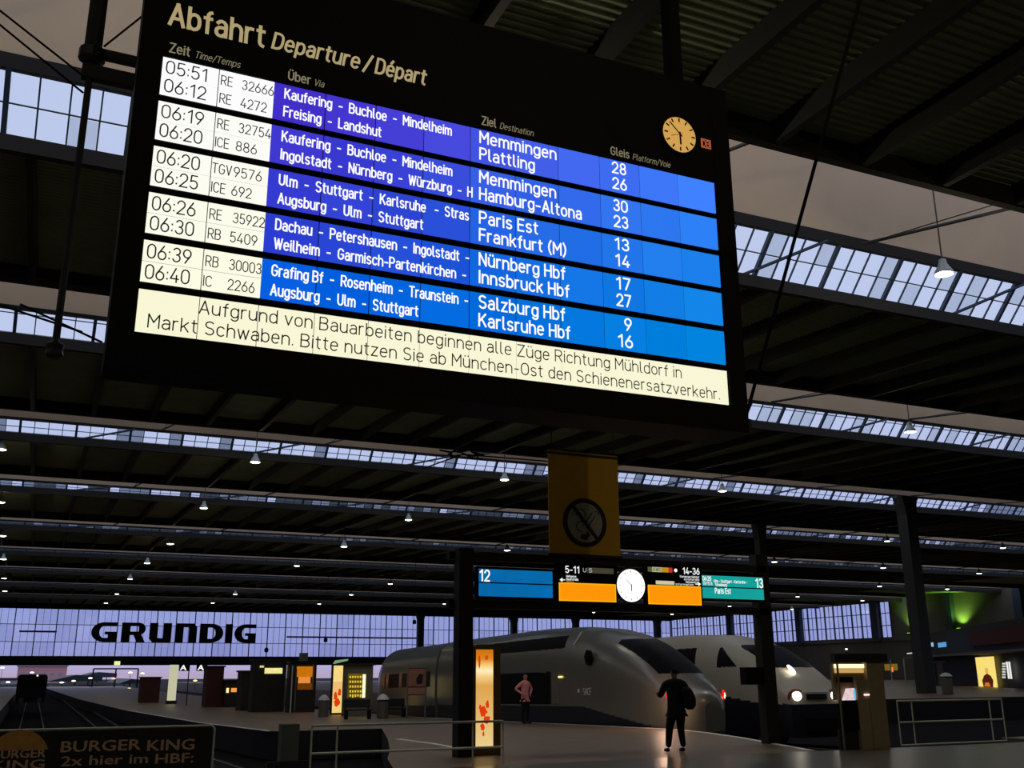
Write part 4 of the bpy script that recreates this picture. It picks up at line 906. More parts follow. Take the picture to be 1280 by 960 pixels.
# man in pink shirt
gy = ony(655, 900, 38.0)
d = ray(656, 845); tt = 38.0/d.y; Xp = d.x*tt
M_PINK = mat('pink_shirt', (250, 160, 156), 0.8, 0, 0.2, 6); M_SKN2 = mat('light_skin', (186,140,116), 0.6)
p2 = person('person', 'person in a pink shirt with hands on hips beside the silver train', (Xp, 38.0, pz(38)), math.radians(200), 1.9, M_PINK, M_TROU,
    [(-0.42,-0.08,1.22), (-0.2,0.08,1.03)], [(0.42,-0.08,1.22), (0.2,0.08,1.03)], [(-0.12,0.02,0.5), (-0.13,0,0.09)], [(0.12,0.02,0.5), (0.13,0,0.09)], skin_m=M_SKN2)
# ================================================================== BARRIERS
M_BAN = mat('dark_banner_sheet', (34, 36, 32), 0.8); M_BLET = mat('faded_tan_lettering', (224, 186, 158), 0.8, 0, 0.3, 14); M_BEDGE = mat('dull_red_edge', (120, 52, 36), 0.8)
YR = 19.3
b1 = thing('advertising_barrier', 'dark advertising barrier with tan lettering and a round emblem at the left track end', 'barrier', (1.0, YR, 0))
xr_ = ony(267, 930, YR).x-1.0; zt_ = ony(130, 910, YR).z
rl = MB(); rl.bar((-2.6, 0, zt_), (xr_-0.05, 0, zt_), 0.018, 8); rl.bar((xr_-0.05, 0, zt_), (xr_, 0, zt_-0.06), 0.018, 8); rl.bar((xr_, 0, zt_-0.06), (xr_, 0, 0), 0.018, 8); rl.build('tube_frame', M_GALV, b1)
Bx(-2.6, xr_-0.03, -0.012, 0.006, 0.04, zt_-0.03).build('banner_sheet', M_BAN, b1)
L_ = b1.location
def bt(s, pa, pb, py, ph):
    x0_, x1_ = ony(pa, py, YR).x, ony(pb, py, YR).x; z_ = ony((pa+pb)/2, py, YR).z; cp = ony((pa+pb)/2, py-ph, YR).z-z_
    ftext(s, x0_, x1_, z_, cp, M_BEDGE, YR-0.014, b1, 0.045, loc=L_, th=0.002); ftext(s, x0_, x1_, z_, cp, M_BLET, YR-0.018, b1, 0.03, loc=L_, th=0.002)
bt('BURGER', 76, 175, 938.5, 14); bt('KING', 184, 242, 937.5, 14)
bt('2x hier im', 76, 184, 955.5, 12.5); bt('HBF:', 194, 241, 953.5, 12.5)
ecx, ecz = ony(22, 948, YR).x-1.0, ony(22, 948, YR).z; er = ony(60,948,YR).x-1.0-ecx
def disc_part(cx_, cz_, rx, rz, z0, z1, y0, y1, n=28):
    pts = [(cx_+rx*math.cos(2*PI*i/n), cz_+rz*math.sin(2*PI*i/n)) for i in range(n)]
    pts = [(x, min(max(z, z0), z1)) for x, z in pts]; q = []
    for p in pts:
        if not q or (abs(p[0]-q[-1][0])+abs(p[1]-q[-1][1])) > 1e-5: q.append(p)
    return MB().prism(q, y0, y1)
k_ = er/1.0
M_BUN = mat('faded_orange_bun', (214, 158, 84), 0.8, 0, 0.3, 10)
disc_part(ecx, ecz, er, er*0.98, ecz+er*0.28, ecz+er, -0.022, -0.014).build('emblem_upper_bun', M_BUN, b1)
disc_part(ecx, ecz, er, er*0.98, ecz-er, ecz-er*0.42, -0.022, -0.014).build('emblem_lower_bun', M_BUN, b1)
ftext('BURGER', 1.0+ecx-er*0.8, 1.0+ecx+er*0.9, ecz+er*0.02, er*0.3, M_BLET, YR-0.016, b1, 0.04, loc=L_, th=0.004)
ftext('KING', 1.0+ecx-er*0.8, 1.0+ecx+er*0.9, ecz-er*0.36, er*0.32, M_BLET, YR-0.016, b1, 0.04, loc=L_, th=0.004)
def railing(lab, Y, pxs, pl_, pr_, rails, side=None):
    x0 = ony(pl_[0], pl_[1], Y).x; x1 = ony(pr_[0], pr_[1], Y).x
    t = thing('railing', lab, 'railing', (x0, Y, 0), 'galvanised railings at the track ends')
    zt = max(ony(p[0], p[1], Y).z for p in rails)
    for p in rails:
        z = ony(p[0], p[1], Y).z
        MB().bar((0, 0, z), (x1-x0, 0, z), 0.024, 8).build('rail', M_GALV, t)
    for (px, py) in pxs:
        X = ony(px, py, Y).x-x0; MB().bar((X, 0, 0), (X, 0, zt), 0.018, 8).build('post', M_GALV, t)
    return t
railing('galvanised railing left of the tall lit advertising column', 19.6, [(389, 930), (421, 930), (591, 925), (629, 925)], (389, 930), (629, 925), [(505, 904.5), (505, 938)])
railing('galvanised railing over the track end at the right', 19.9, [(1124, 905), (1142, 905), (1239, 900), (1255, 900)], (1124, 905), (1255, 900), [(1190, 875), (1190, 901), (1190, 929)])
# grey buffer post in the left pit
bf = thing('buffer_stop', 'grey concrete buffer post in the dark track bed', 'buffer stop', onz(358, 975, -1.0)); q_ = Vector(bf.location)
hh = 0.0-(-1.0)+0.55
Bx(-0.24, 0.24, -0.2, 0.2, 0, ony(358, 905, q_.y).z+1.0).build('post', mat('grey_concrete', (96,100,86), 0.9), bf)
Bx(-0.6, 0.6, -0.3, -0.2, 0.3, 0.5).build('buffer_bar', M_DARK, bf)
# tall lit advertising column
c = onz(603, 944, 0)
ac = thing('advertising_column', 'tall glowing advertising column with red and orange print beside the left gantry post', 'advertising column', (c.x, c.y, 0))
def acz(py, px=603): return ony(px, py, c.y).z
w_ = (ony(614, 870, c.y).x-ony(592, 870, c.y).x)/2; wo = w_+0.11
MB().box(-wo, -w_, -0.12, 0.12, 0, acz(808)).box(w_, wo+0.06, -0.12, 0.12, 0, acz(808)).box(-w_, w_, -0.12, 0.12, acz(812), acz(806)).box(-w_, w_, -0.12, 0.12, 0, acz(935)).build('frame', mat('olive_column_frame', (150, 128, 70), 0.5), ac)
def bands(par, w, zs, cols, y0=-0.1, nm='lit_panel'):
    for i, cc in enumerate(cols):
        Bx(-w, w, y0, y0+0.05, zs[i+1], zs[i]).build(nm, em('lit_%02d_%02d_%02d' % cc, cc, 1.0, 0.12, 6), par)
zb_, zt2 = acz(933), acz(812)
Bx(-w_, w_, -0.1, -0.05, zb_, zt2).build('lit_poster', em_ramp('column_poster_print', [(0, (232,206,140)), (0.3, (226,184,110)), (0.62, (222,164,78)), (0.72, (246,206,130)), (0.775, (255,240,190)), (0.83, (250,206,120)), (0.9, (224,130,34)), (1, (204,112,10))], zb_, zt2), ac)
for (px_a, py_a, rx_, rz_) in ((602, 890, 0.10, 0.13), (606, 899, 0.09, 0.10), (601, 908, 0.06, 0.09), (607, 881, 0.05, 0.10), (598, 884, 0.04, 0.07), (602, 917, 0.025, 0.07)):
    rb = MB(); blob(rb, ony(px_a, py_a, c.y).x-c.x, acz(py_a, px_a), rx_, rz_, -0.106, -0.101)
    rb.build('red_print', em('red_print', (222, 58, 14), 1.0), ac)
for (px_a, py_a, rx_, rz_) in ((597, 826, 0.03, 0.16), (606, 822, 0.05, 0.06)):
    rb = MB(); blob(rb, ony(px_a, py_a, c.y).x-c.x, acz(py_a, px_a), rx_, rz_, -0.106, -0.101)
    rb.build('orange_print', em('orange_print', (200, 78, 8), 1.0), ac)
# ================================================================== PLATFORM FURNITURE
def gpt(px, py, zg=None):
    P_ = onz(px, py, 0)
    for _ in range(6): P_ = onz(px, py, pz(P_.y) if zg is None else zg)
    return P_
def box_by_px(x0, x1, y0, y1, Y): a, b = ony(x0, (y0+y1)/2, Y), ony(x1, (y0+y1)/2, Y); return a.x, b.x, ony((x0+x1)/2, y1, Y).z, ony((x0+x1)/2, y0, Y).z
M_KIOSK = mat('dark_kiosk_panel', (46, 44, 34), 0.7); M_GREY = mat('pale_grey_panel', (122, 116, 98), 0.7)
def kiosk(nm, lab, cat, px0, px1, pt, pb, depth, lit=(), m=M_KIOSK, posts=(), extra=None, cap=0.12):
    P0 = gpt((px0+px1)/2, pb); Y = P0.y; z = P0.z
    a, b, z0, z1 = box_by_px(px0, px1, pt, pb, Y); cx_ = (a+b)/2
    t = thing(nm, lab, cat, (cx_, Y, z)); w = (b-a)/2; h = z1-z
    Bx(-w, w, 0.05, depth, 0, h-cap).build('body', m, t); Bx(-w-0.1, w+0.1, -0.1, depth+0.1, h-cap, h).build('canopy', M_DARK, t)
    for (q0, q1, r0, r1, col, s) in lit:
        a2, b2, c2, d2 = box_by_px(q0, q1, r0, r1, Y)
        Bx(a2-cx_, b2-cx_, 0.0, 0.05, c2-z, d2-z).build('lit_panel', em('lit_%d_%d_%d' % col, col, s, 0.2, 5), t)
    for (q, r0, r1, mm) in posts:
        X = ony(q, (r0+r1)/2, Y).x-cx_; MB().bar((X,-0.05,ony(q,r1,Y).z-z), (X,-0.05,ony(q,r0,Y).z-z), 0.045, 8).build('post', mm, t)
    return t, Y, cx_, z, w, h
kiosk('platform_kiosk', 'dark kiosk with a bright yellow sign strip on the left platform', 'kiosk', 316, 357, 824, 893, 1.3, [(331,353,835,842,(240,232,150),1.0), (325,330,832,834.5,(220,215,150),0.9)], posts=[(317, 830, 892, M_DARK), (356, 832, 892, M_GREY)])
t, Y, cx_, z, w, h = kiosk('snack_kiosk', 'snack kiosk with an orange lit window behind the railing', 'kiosk', 361, 395, 826, 893, 0.8, [(371,392,833,846,(206,120,14),0.9), (373,388,846,854,(232,140,60),1.0), (372,391,854,862,(120,66,16),0.7)], posts=[(364, 832, 893, M_GALV), (369, 836, 893, M_GREY), (391, 830, 862, mat('amber_post', (190,150,80), 0.5))])
a, b, c2, d2 = box_by_px(377, 386, 816, 826, Y); Bx(a-cx_, b-cx_, 0.2, 0.7, h, d2-z).build('roof_unit', M_GREY, t)
t, Y, cx_, z, w, h = kiosk('shop_kiosk', 'shop kiosk with a yellow lit shelf display behind the railing', 'kiosk', 432, 466, 829, 896, 0.7, [(435,458,842,872,(120,100,20),0.6)], m=M_GREY)
sh = MB()
for py in (846, 852, 858, 864, 869):
    zz = ony(446, py, Y).z-z
    for i in range(6):
        X = ony(437+i*3.2, py, Y).x-cx_; sh.box(X, X+0.07, -0.03, 0.0, zz-0.06-0.03*((i*py) % 3), zz+0.05)
sh.build('goods_on_shelves', em('lit_goods', (244, 206, 70), 1.0), t).__setitem__('kind', 'stuff')
for py in (849, 855, 861, 867):
    zz = ony(446, py, Y).z-z; Bx(ony(435,855,Y).x-cx_, ony(455,855,Y).x-cx_, -0.05, 0.0, zz-0.012, zz+0.012).build('shelf', M_DARK, t)
Bx(ony(453,855,Y).x-cx_, ony(456.5,855,Y).x-cx_, -0.05, 0.0, ony(455,872,Y).z-z, ony(455,843,Y).z-z).build('light_tube', em('white_tube', (250,250,210), 1.2), t)
# slim lit advert column
P0 = gpt(422, 895); Y = P0.y; a, b, c2, d2 = box_by_px(416, 429, 832, 891, Y)
t = thing('advertising_column', 'slim pale yellow glowing advertising column left of the shop kiosk', 'advertising column', ((a+b)/2, Y, P0.z)); w = (b-a)/2
Bx(-w-0.06, w+0.06, 0, 0.3, 0, d2-P0.z+0.06).build('frame', M_DARK, t)
bands(t, w, [ony(422,y,Y).z-P0.z for y in (832, 852, 866, 891)], [(248,216,130), (238,190,118), (240,206,120)], -0.05)
for (px_a, py_a, rx_, rz_) in ((421, 878, 0.22, 0.30), (419, 870, 0.14, 0.28), (424, 866, 0.12, 0.25)):
    rb = MB(); blob(rb, ony(px_a, py_a, Y).x-(a+b)/2, ony(px_a, py_a, Y).z-P0.z, rx_, rz_, -0.06, -0.051)
    rb.build('red_print', em('red_print', (222, 58, 14), 1.0), t)
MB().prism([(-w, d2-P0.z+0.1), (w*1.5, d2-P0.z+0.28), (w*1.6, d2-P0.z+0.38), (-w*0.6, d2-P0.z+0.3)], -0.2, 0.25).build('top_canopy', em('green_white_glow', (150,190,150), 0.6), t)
# bins
def bin_(lab, px, pb, ht=1.05, r=0.28, dome=(235,230,215), s=0.9, zg=None):
    P0 = gpt(px, pb, zg); t = thing('litter_bin', lab, 'bin', (P0.x, P0.y, P0.z), 'round domed litter bins')
    MB().lathe((0,0,0), [(r*0.9,0),(r,0.05),(r,ht*0.78)], 20).build('drum', mat('bin_grey', (104,98,86), 0.5), t)
    for k in range(4):
        a = k*PI/2+PI/4; MB().bar((r*0.9*math.cos(a), r*0.9*math.sin(a), ht*0.78), (r*0.9*math.cos(a), r*0.9*math.sin(a), ht*0.9), 0.03).build('strut', M_DARK, t)
    MB().lathe((0,0,ht*0.88), [(r*1.15,0),(r*1.05,0.06),(r*0.7,0.2),(r*0.25,0.27),(0.01,0.28)], 20).build('dome_lid', mat('bright_steel_dome', dome, 0.3, 0.0), t)
    return t
bin_('domed litter bin left of the slim lit advertising column', 404, 897)
bin_('domed litter bin in front of the pointed-nose train trailer', 478, 898)
bin_('domed litter bin before the dark doors at the right', 1185, 868, 1.55, 0.42, zg=0.0)
# poster stand
P0 = gpt(520, 898); Y = P0.y; a, b, c2, d2 = box_by_px(509.5, 532, 835, 869, Y); z = P0.z
t = thing('poster_stand', 'poster stand with a faded reddish poster on two legs beside the silver train', 'poster stand', ((a+b)/2, Y, z)); w = (b-a)/2
for X in (-w, w): MB().bar((X,0,0), (X,0,d2-z), 0.04, 8).build('leg', M_GREY, t)
Bx(-w, w, -0.03, 0.03, c2-z, d2-z).build('board', M_DARK, t)
M_PO = mat('faded_pink_poster', (176,122,96), 0.8, 0, 0.3, 8)
Bx(-w+0.03, w-0.03, -0.04, -0.03, c2-z+0.28*(d2-c2)+0.05, d2-z-0.04).build('poster', M_PO, t)
Bx(-w+0.03, w-0.03, -0.04, -0.03, c2-z+0.04, c2-z+0.28*(d2-c2)).build('poster_strip', mat('pink_strip', (190,140,124), 0.8), t)
MB().prism([(0.0, c2-z+0.4*(d2-c2)), (w*0.6, c2-z+0.42*(d2-c2)), (w*0.7, c2-z+0.75*(d2-c2)), (w*0.3, c2-z+0.8*(d2-c2)), (-w*0.1, c2-z+0.6*(d2-c2))], -0.046, -0.04).build('poster_figure', M_DARK, t)
# bench and planter like dark shapes by the train
for (px, pb, lab) in ((491, 897, 'dark bench before the train trailer, left of the poster stand'), (447, 899, 'low dark bench in front of the shop kiosk')):
    P0 = gpt(px, pb); t = thing('bench', lab, 'bench', (P0.x, P0.y, P0.z))
    Bx(-0.7,0.7,-0.22,0.22,0.42,0.48).build('seat', M_DARK, t); Bx(-0.7,0.7,0.2,0.26,0.55,0.95).build('backrest', M_DARK, t)
    for X in (-0.6, 0.6): Bx(X-0.04,X+0.04,-0.2,0.24,0,0.42).build('leg', M_BLACK, t); 
    for X in (-0.6, 0.6): Bx(X-0.03,X+0.03,0.2,0.26,0.42,0.6).build('bracket', M_BLACK, t)
# left platform far group (around x 175..318)
M_RED = mat('brick_red_panel', (88,44,38), 0.8)
kiosk('red_cabin', 'brick red cabin at the far left platform under the hall end', 'cabin', 177, 200, 846, 878, 3, m=M_RED)
kiosk('red_pillar', 'broad reddish pillar right of the white letter signs', 'pillar', 258, 279, 832, 884, 2.0, m=M_RED)
kiosk('dark_cabin', 'tall dark cabin left of the yellow sign kiosk', 'cabin', 302, 315, 838, 890, 2.0)
kiosk('food_stand', 'food stand with small warm lights behind the left platform', 'stall', 281, 300, 850, 884, 3.0, [(283,286,860,866,(255,214,150),1.4), (289,297,860,865,(240,150,70),1.1)])
P0 = gpt(214, 880); t = thing('lit_post', 'bright white lit post on the far left platform', 'post', (P0.x, P0.y, P0.z)); Y = P0.y
Bx(-0.35, 0.35, 0, 0.5, 0, ony(214,831,Y).z-P0.z).build('panel', em('cream_lit_post', (206,206,170), 0.85), t); Bx(-0.45,0.45,-0.05,0.55,0,0.3).build('base', M_DARK, t)
for i, px in enumerate((226, 248)):
    P0 = gpt(px, 882); Y = P0.y; z_ = ony(px, 838, Y).z; h_ = ony(px, 830.5, Y).z-z_
    t = thing('section_sign', 'white platform section letter A on a dark hanging sign, %s' % ('left one' if not i else 'right one'), 'sign', (P0.x, Y, P0.z), 'section letter signs')
    MB().bar((0.45,0.1,0), (0.45,0.1,z_-P0.z+h_), 0.05).build('post', M_DARK, t)
    Bx(-0.4, 0.5, 0.0, 0.08, z_-P0.z-0.05, z_-P0.z+h_+0.05).build('sign_panel', M_BLACK, t)
    ftext('A', P0.x-0.3, P0.x+0.2, z_+0.02, h_*0.9, W_LET, Y-0.01, t, 0.05, loc=t.location)
# parked dark railcar on the empty track
P0 = ony(38, 872, 100.0)
pk = thing('parked_railcar', 'black end of a parked railcar on the empty track at the far left', 'railcar', (P0.x, 100.0, -0.75))
a, b, c2, d2 = box_by_px(19, 57, 843, 873, 100.0); w = (b-a)/2; h = d2+0.75
rows = loft(lin(0, 18, 1.0)+[18.0], lambda s: h, lambda s: w, lambda s: 0.25, lambda s: h*0.6, lambda s: 9, 40)
for g, mb in skin(rows, lambda x, s, z: 'body').items(): mb.build(g, M_BLACK, pk)
Bx(-w*0.7, w*0.7, -0.02, 0.0, h*0.55, h*0.85).build('end_window', M_TGLASS, pk)
for X in (-w*0.6, w*0.6): MB().lathe((X, -0.3, 0.45), [(0.2,0),(0.2,0.08),(0.07,0.1),(0.07,0.3)], 12, 'y').build('buffer', M_STEEL, pk)
MB().lathe((0.35,-0.02,h-0.1), [(0.08,0),(0.08,0.03)], 10, 'y').build('marker_light', em('pale_marker', (255,225,215), 1.5), pk)
# ================================================================== GRUNDIG LETTERS
M_LT = mat('black_sign_letter', (10, 10, 14), 0.6)
gx0 = ony(114, 791, 261.2).x; kx = (ony(320,791,261.2).x-gx0)/206.0
gt = thing('letter_sign', 'large black letters mounted on the far glass front', 'sign', (gx0, 261.2, ony(217, 803, 261.2).z)); LH = ony(217,779,261.2).z-gt.location.z
def arcpts(cx_, cz_, rx, rz, a0, a1, n=12): return [(cx_+rx*math.cos(math.radians(a0+(a1-a0)*i/n)), cz_+rz*math.sin(math.radians(a0+(a1-a0)*i/n))) for i in range(n+1)]
def letter(ox, w, kind):
    mb = MB(); pr = lambda pts: mb.prism([((ox+x)*kx, z*LH) for x, z in pts], -0.15, 0.62)
    T = 0.2; st = 10.0
    if kind == 'G':
        outer = arcpts(w*0.5, 0.5, w*0.5, 0.5, 90, 270); inner = arcpts(w*0.5, 0.5, w*0.5-st*0.95, 0.5-T, 90, 270)
        for i in range(len(outer)-1): pr([outer[i], outer[i+1], inner[i+1], inner[i]])
        pr([(w*0.5,0.8),(w,0.8),(w,1),(w*0.5,1)]); pr([(w*0.5,0),(w,0),(w,T),(w*0.5,T)]); pr([(w-st,T),(w,T),(w,0.52),(w-st,0.52)]); pr([(w-st-4,0.38),(w-st,0.38),(w-st,0.52),(w-st-4,0.52)])
    if kind == 'D':
        pr([(0,0),(st,0),(st,1),(0,1)]); pr([(st,0.8),(w*0.5,0.8),(w*0.5,1),(st,1)]); pr([(st,0),(w*0.5,0),(w*0.5,T),(st,T)])
        outer = arcpts(w*0.5, 0.5, w*0.5, 0.5, 90, -90); inner = arcpts(w*0.5, 0.5, w*0.5-st*0.95, 0.5-T, 90, -90)
        for i in range(len(outer)-1): pr([outer[i], outer[i+1], inner[i+1], inner[i]])
    if kind == 'I': pr([(0,0),(w,0),(w,1),(0,1)])
    if kind == 'U': pr([(0,0.25),(st,0.25),(st,1),(0,1)]); pr([(w-st,0),(w,0),(w,1),(w-st,1)]); pr([(4,0),(w-st,0),(w-st,T),(0,T+0.06),(0,0.2)]); pr([(0,0.2),(st,0.2),(st,0.26),(0,0.26)])
    if kind == 'N': pr([(0,0),(st,0),(st,1),(0,1)]); pr([(w-st,0),(w,0),(w,0.75),(w-st,0.75)]); pr([(st,0.8),(w-st,0.8),(w-st,1),(st,1)]); pr([(w-st,0.74),(w,0.74),(w,0.8),(w-4,1),(w-st,1)])
    if kind == 'R':
        pr([(0,0),(st,0),(st,1),(0,1)]); pr([(st,0.82),(w*0.7,0.82),(w*0.7,1),(st,1)]); pr([(st,0.36),(w*0.7,0.36),(w*0.7,0.54),(st,0.54)])
        outer = arcpts(w*0.7, 0.68, w*0.3, 0.32, 90, -90); inner = arcpts(w*0.7, 0.68, w*0.02, 0.14, 90, -90)
        for i in range(len(outer)-1): pr([outer[i], outer[i+1], inner[i+1], inner[i]])
        pr([(w*0.5,0.38),(w*0.82,0.42),(w*1.0,0),(w*0.66,0)])
    mb.build('letter', M_LT, gt)
for ox, w, kd in ((0,30,'G'), (36,29,'R'), (70,27,'U'), (102,27,'N'), (133,30,'D'), (166,9,'I'), (178,28,'G')): letter(ox, w, kd)
for (pa, pb, py, lab) in ((24, 71, 789, 'thin dark horizontal sign bar left of the black letters'), (359, 521, 796, 'thin dark horizontal bar right of the black letters')):
    A, B = ony(pa, py, 261.0), ony(pb, py, 261.0); t = thing('mounting_bar', lab, 'bar', (A.x, 261.0, A.z)); Bx(0, B.x-A.x, -0.1, 0.86, -0.18, 0.18).build('bar', M_SILL, t)
for i, (px, py, Y) in enumerate(((407, 800, 150), (333, 812.5, 200), (518, 777.5, 120))):
    P0 = ony(px, py, Y); t = thing('hanging_loudspeaker', 'small dark hanging fitting silhouetted on the far glass, %s' % ('between letters and train', 'lower left one', 'upper right one beside a column')[i], 'loudspeaker', P0)
    r = 0.012*Y/6.5*1.0
    MB().lathe((0,0,-r*1.2), [(r*0.4,0),(r,0.3*r),(r*1.1,1.6*r),(r*0.6,2.4*r)], 12).build('body', M_BLACK, t); MB().bar((0,0,r), (0,0,roof_z(Y)+0.05-P0.z), 0.03).build('cord', M_BLACK, t)
# ================================================================== OUTSIDE AND FAR END
def simple(nm, lab, cat, x0, x1, y0, y1, Y, depth, m, grp=None):
    a, b, c2, d2 = box_by_px(x0, x1, y0, y1, Y); t = thing(nm, lab, cat, ((a+b)/2, Y, c2), grp); w = (b-a)/2
    Bx(-w, w, 0, depth, 0, d2-c2).build('body', m, t); return t, w, d2-c2
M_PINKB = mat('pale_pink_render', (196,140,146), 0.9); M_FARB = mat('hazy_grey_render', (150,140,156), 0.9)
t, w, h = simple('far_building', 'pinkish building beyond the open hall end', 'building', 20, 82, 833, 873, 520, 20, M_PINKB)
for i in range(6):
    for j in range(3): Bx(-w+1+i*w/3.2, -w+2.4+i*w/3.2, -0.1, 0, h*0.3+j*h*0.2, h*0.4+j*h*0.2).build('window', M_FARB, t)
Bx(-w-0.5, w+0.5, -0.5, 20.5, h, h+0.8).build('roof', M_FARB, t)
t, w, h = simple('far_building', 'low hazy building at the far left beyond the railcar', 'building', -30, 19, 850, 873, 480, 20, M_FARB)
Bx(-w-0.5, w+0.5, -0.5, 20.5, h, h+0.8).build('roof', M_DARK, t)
for k, (x0, x1, y0, y1, Y) in enumerate(((62, 128, 846, 852, 300), (100, 146, 842, 847, 375), (150, 180, 851, 855, 290))):
    a, b, c2, d2 = box_by_px(x0, x1, y0, y1, Y); t = thing('platform_canopy', 'dark outdoor platform canopy beyond the hall end, %s' % ('longest one', 'upper one', 'right one')[k], 'canopy', ((a+b)/2, Y, -1)); w = (b-a)/2
    MB().prism([(-w, c2+1), (w, c2+1.1), (w, d2+1.1), (0, d2+1.5), (-w, c2+1.2)], 0, 60).build('roof', M_SILL, t)
    for X in (-w*0.5, 0, w*0.5): MB().bar((X, 5, 0), (X, 5, c2+1.05), 0.15).build('post', M_DARK, t)
gx_ = [ony(px, 836, 250) for px in (117, 173)]
t = thing('signal_gantry', 'thin signal gantry frame standing below the far beam', 'gantry', (gx_[0].x, 250, -1)); wd = gx_[1].x-gx_[0].x
Bx(0, wd, -0.15, 0.15, gx_[0].z+1-0.15, gx_[0].z+1+0.15).build('crossbeam', M_DARK, t)
for X in (0, wd*0.5, wd): Bx(X-0.15, X+0.15, -0.15, 0.15, 0, gx_[0].z+1).build('post', M_DARK, t)
for i, (px, py, Y, col, nm) in enumerate(((113,848,250,(255,240,225),'white'), (142,848.5,249.3,(255,150,130),'pinkish'), (163,841,245,(255,250,235),'white'), (178,842,246,(225,225,160),'yellowish'), (92,851.5,262,(255,235,210),'white'), (77,853.5,280,(255,225,190),'white'), (10,853,300,(255,250,250),'white'), (3,835,300,(255,230,230),'white'), (40,841,300,(255,220,220),'pale'), (161.5,861,220,(255,235,150),'yellow'), (244,851,210,(250,225,120),'yellow'), (1058,811.5,110,(255,245,225),'white'))):
    P0 = ony(px, py, Y); t = thing('small_light', '%s %s light point %s' % (('bright','small','tiny')[i % 3], nm, ['before the outdoor canopy','on the signal gantry','right of the signal gantry','at the left of the red cabin','over the far track','far down the left tracks','at the left edge beyond the hall','high at the left picture edge','above the parked railcar','on the far left platform wall','on the wall below the letter signs','over the side building at right'][i]), 'light', P0, 'small distant lights')
    r = 0.45*Y/250 if i not in (9,) else 0.35
    MB().lathe((0,0,0), [(r*0.4,-0.1),(r,0),(r*0.9,0.3*r),(r*0.3,0.5*r)], 12).build('lens', em('point_%d_%d_%d' % col, col, 2.5), t)
    MB().bar((0,0,0.4*r), (0,0,-1-P0.z), 0.05).build('post', M_DARK, t)
P0 = ony(146.5, 829, 261.4); t = thing('exit_sign', 'small bright green white sign on the far dark beam', 'sign', P0); Bx(-0.65,0.65,-0.1,0.1,-0.45,0.45).build('panel', em('green_yellow_sign', (226,240,150), 1.1), t); Bx(-0.75,0.75,0.1,0.42,-0.5,0.5).build('housing', M_DARK, t)
# ================================================================== RIGHT SIDE
c = onz(1080, 938, 0); Yk = c.y+0.2
tk_ = thing('information_booth', 'pale booth with a warm lit panel and a screen right of the white train', 'booth', (c.x, Yk, 0)); L_ = tk_.location
def kx_(px): return ony(px, 870, Yk).x-L_[0]
def kz_(py, px=1078): return ony(px, py, Yk).z
M_PILL = mat('pale_stone_pillar', (168,150,118), 0.85, 0, 0.15, 5)
Bx(kx_(1086), kx_(1106), -0.02, 0.12, 0, kz_(822)).build('pillar', M_PILL, tk_, label='pale stone pillar')
Bx(kx_(1072), kx_(1087), 0.0, 0.1, 0, kz_(850)).build('side_panel', M_PILL, tk_)
Bx(kx_(1046), kx_(1112), -0.05, 0.1, kz_(828), kz_(817)).build('canopy', M_DARK, tk_)
Bx(kx_(1049), kx_(1072), 0.1, 0.16, 0, kz_(912)).build('plinth', M_KIOSK, tk_)
Bx(kx_(1052), kx_(1072), 0.02, 0.12, kz_(912), kz_(875)).build('cabinet', M_BLACK, tk_)
Bx(kx_(1048), kx_(1087), 0.12, 0.2, kz_(875), kz_(830)).build('back_panel', mat('dim_tan_panel', (150,128,88), 0.7), tk_)
Bx(kx_(1050), kx_(1086), 0.06, 0.12, kz_(835), kz_(830)).build('light_tube', em('warm_white_tube', (255,240,190), 1.3), tk_)
Bx(kx_(1050), kx_(1086), 0.09, 0.12, kz_(841), kz_(835)).build('lit_panel', em('warm_panel_glow', (206,166,96), 0.9), tk_)
Bx(kx_(1052), kx_(1068), 0.0, 0.12, kz_(853), kz_(846)).build('dark_box', M_BLACK, tk_)
MB().prism([(kx_(1054), kz_(875)), (kx_(1069), kz_(875)), (kx_(1069), kz_(860)), (kx_(1060), kz_(860.5))], 0.0, 0.06).build('screen', em('screen_pink_white', (225,200,205), 1.0, 0.4, 9), tk_)
Bx(kx_(1067.5), kx_(1069.5), -0.01, 0.0, kz_(874), kz_(861)).build('screen_edge', em('screen_cyan', (90,190,230), 1.0), tk_)
Bx(kx_(1080), kx_(1086), -0.03, 0.0, kz_(869.5), kz_(867.5)).build('small_lamp', em('pink_white_lamp', (255,225,215), 1.3), tk_)
MB().bar((kx_(1050), 0.0, 0), (kx_(1050), 0.0, kz_(828)), 0.025).build('thin_post', M_GREY, tk_)
# side building: canopy, posts, doors
A = onz(1130, 823, 3.6); B = onz(1300, 811, 3.6)
sb = thing('side_building', 'dark side building with canopy and glazed doors along the right', 'building', (A.x, A.y, 0.0)); dv = B-A; ln_ = dv.length; sb.rotation_euler = (0, 0, math.atan2(dv.y, dv.x))
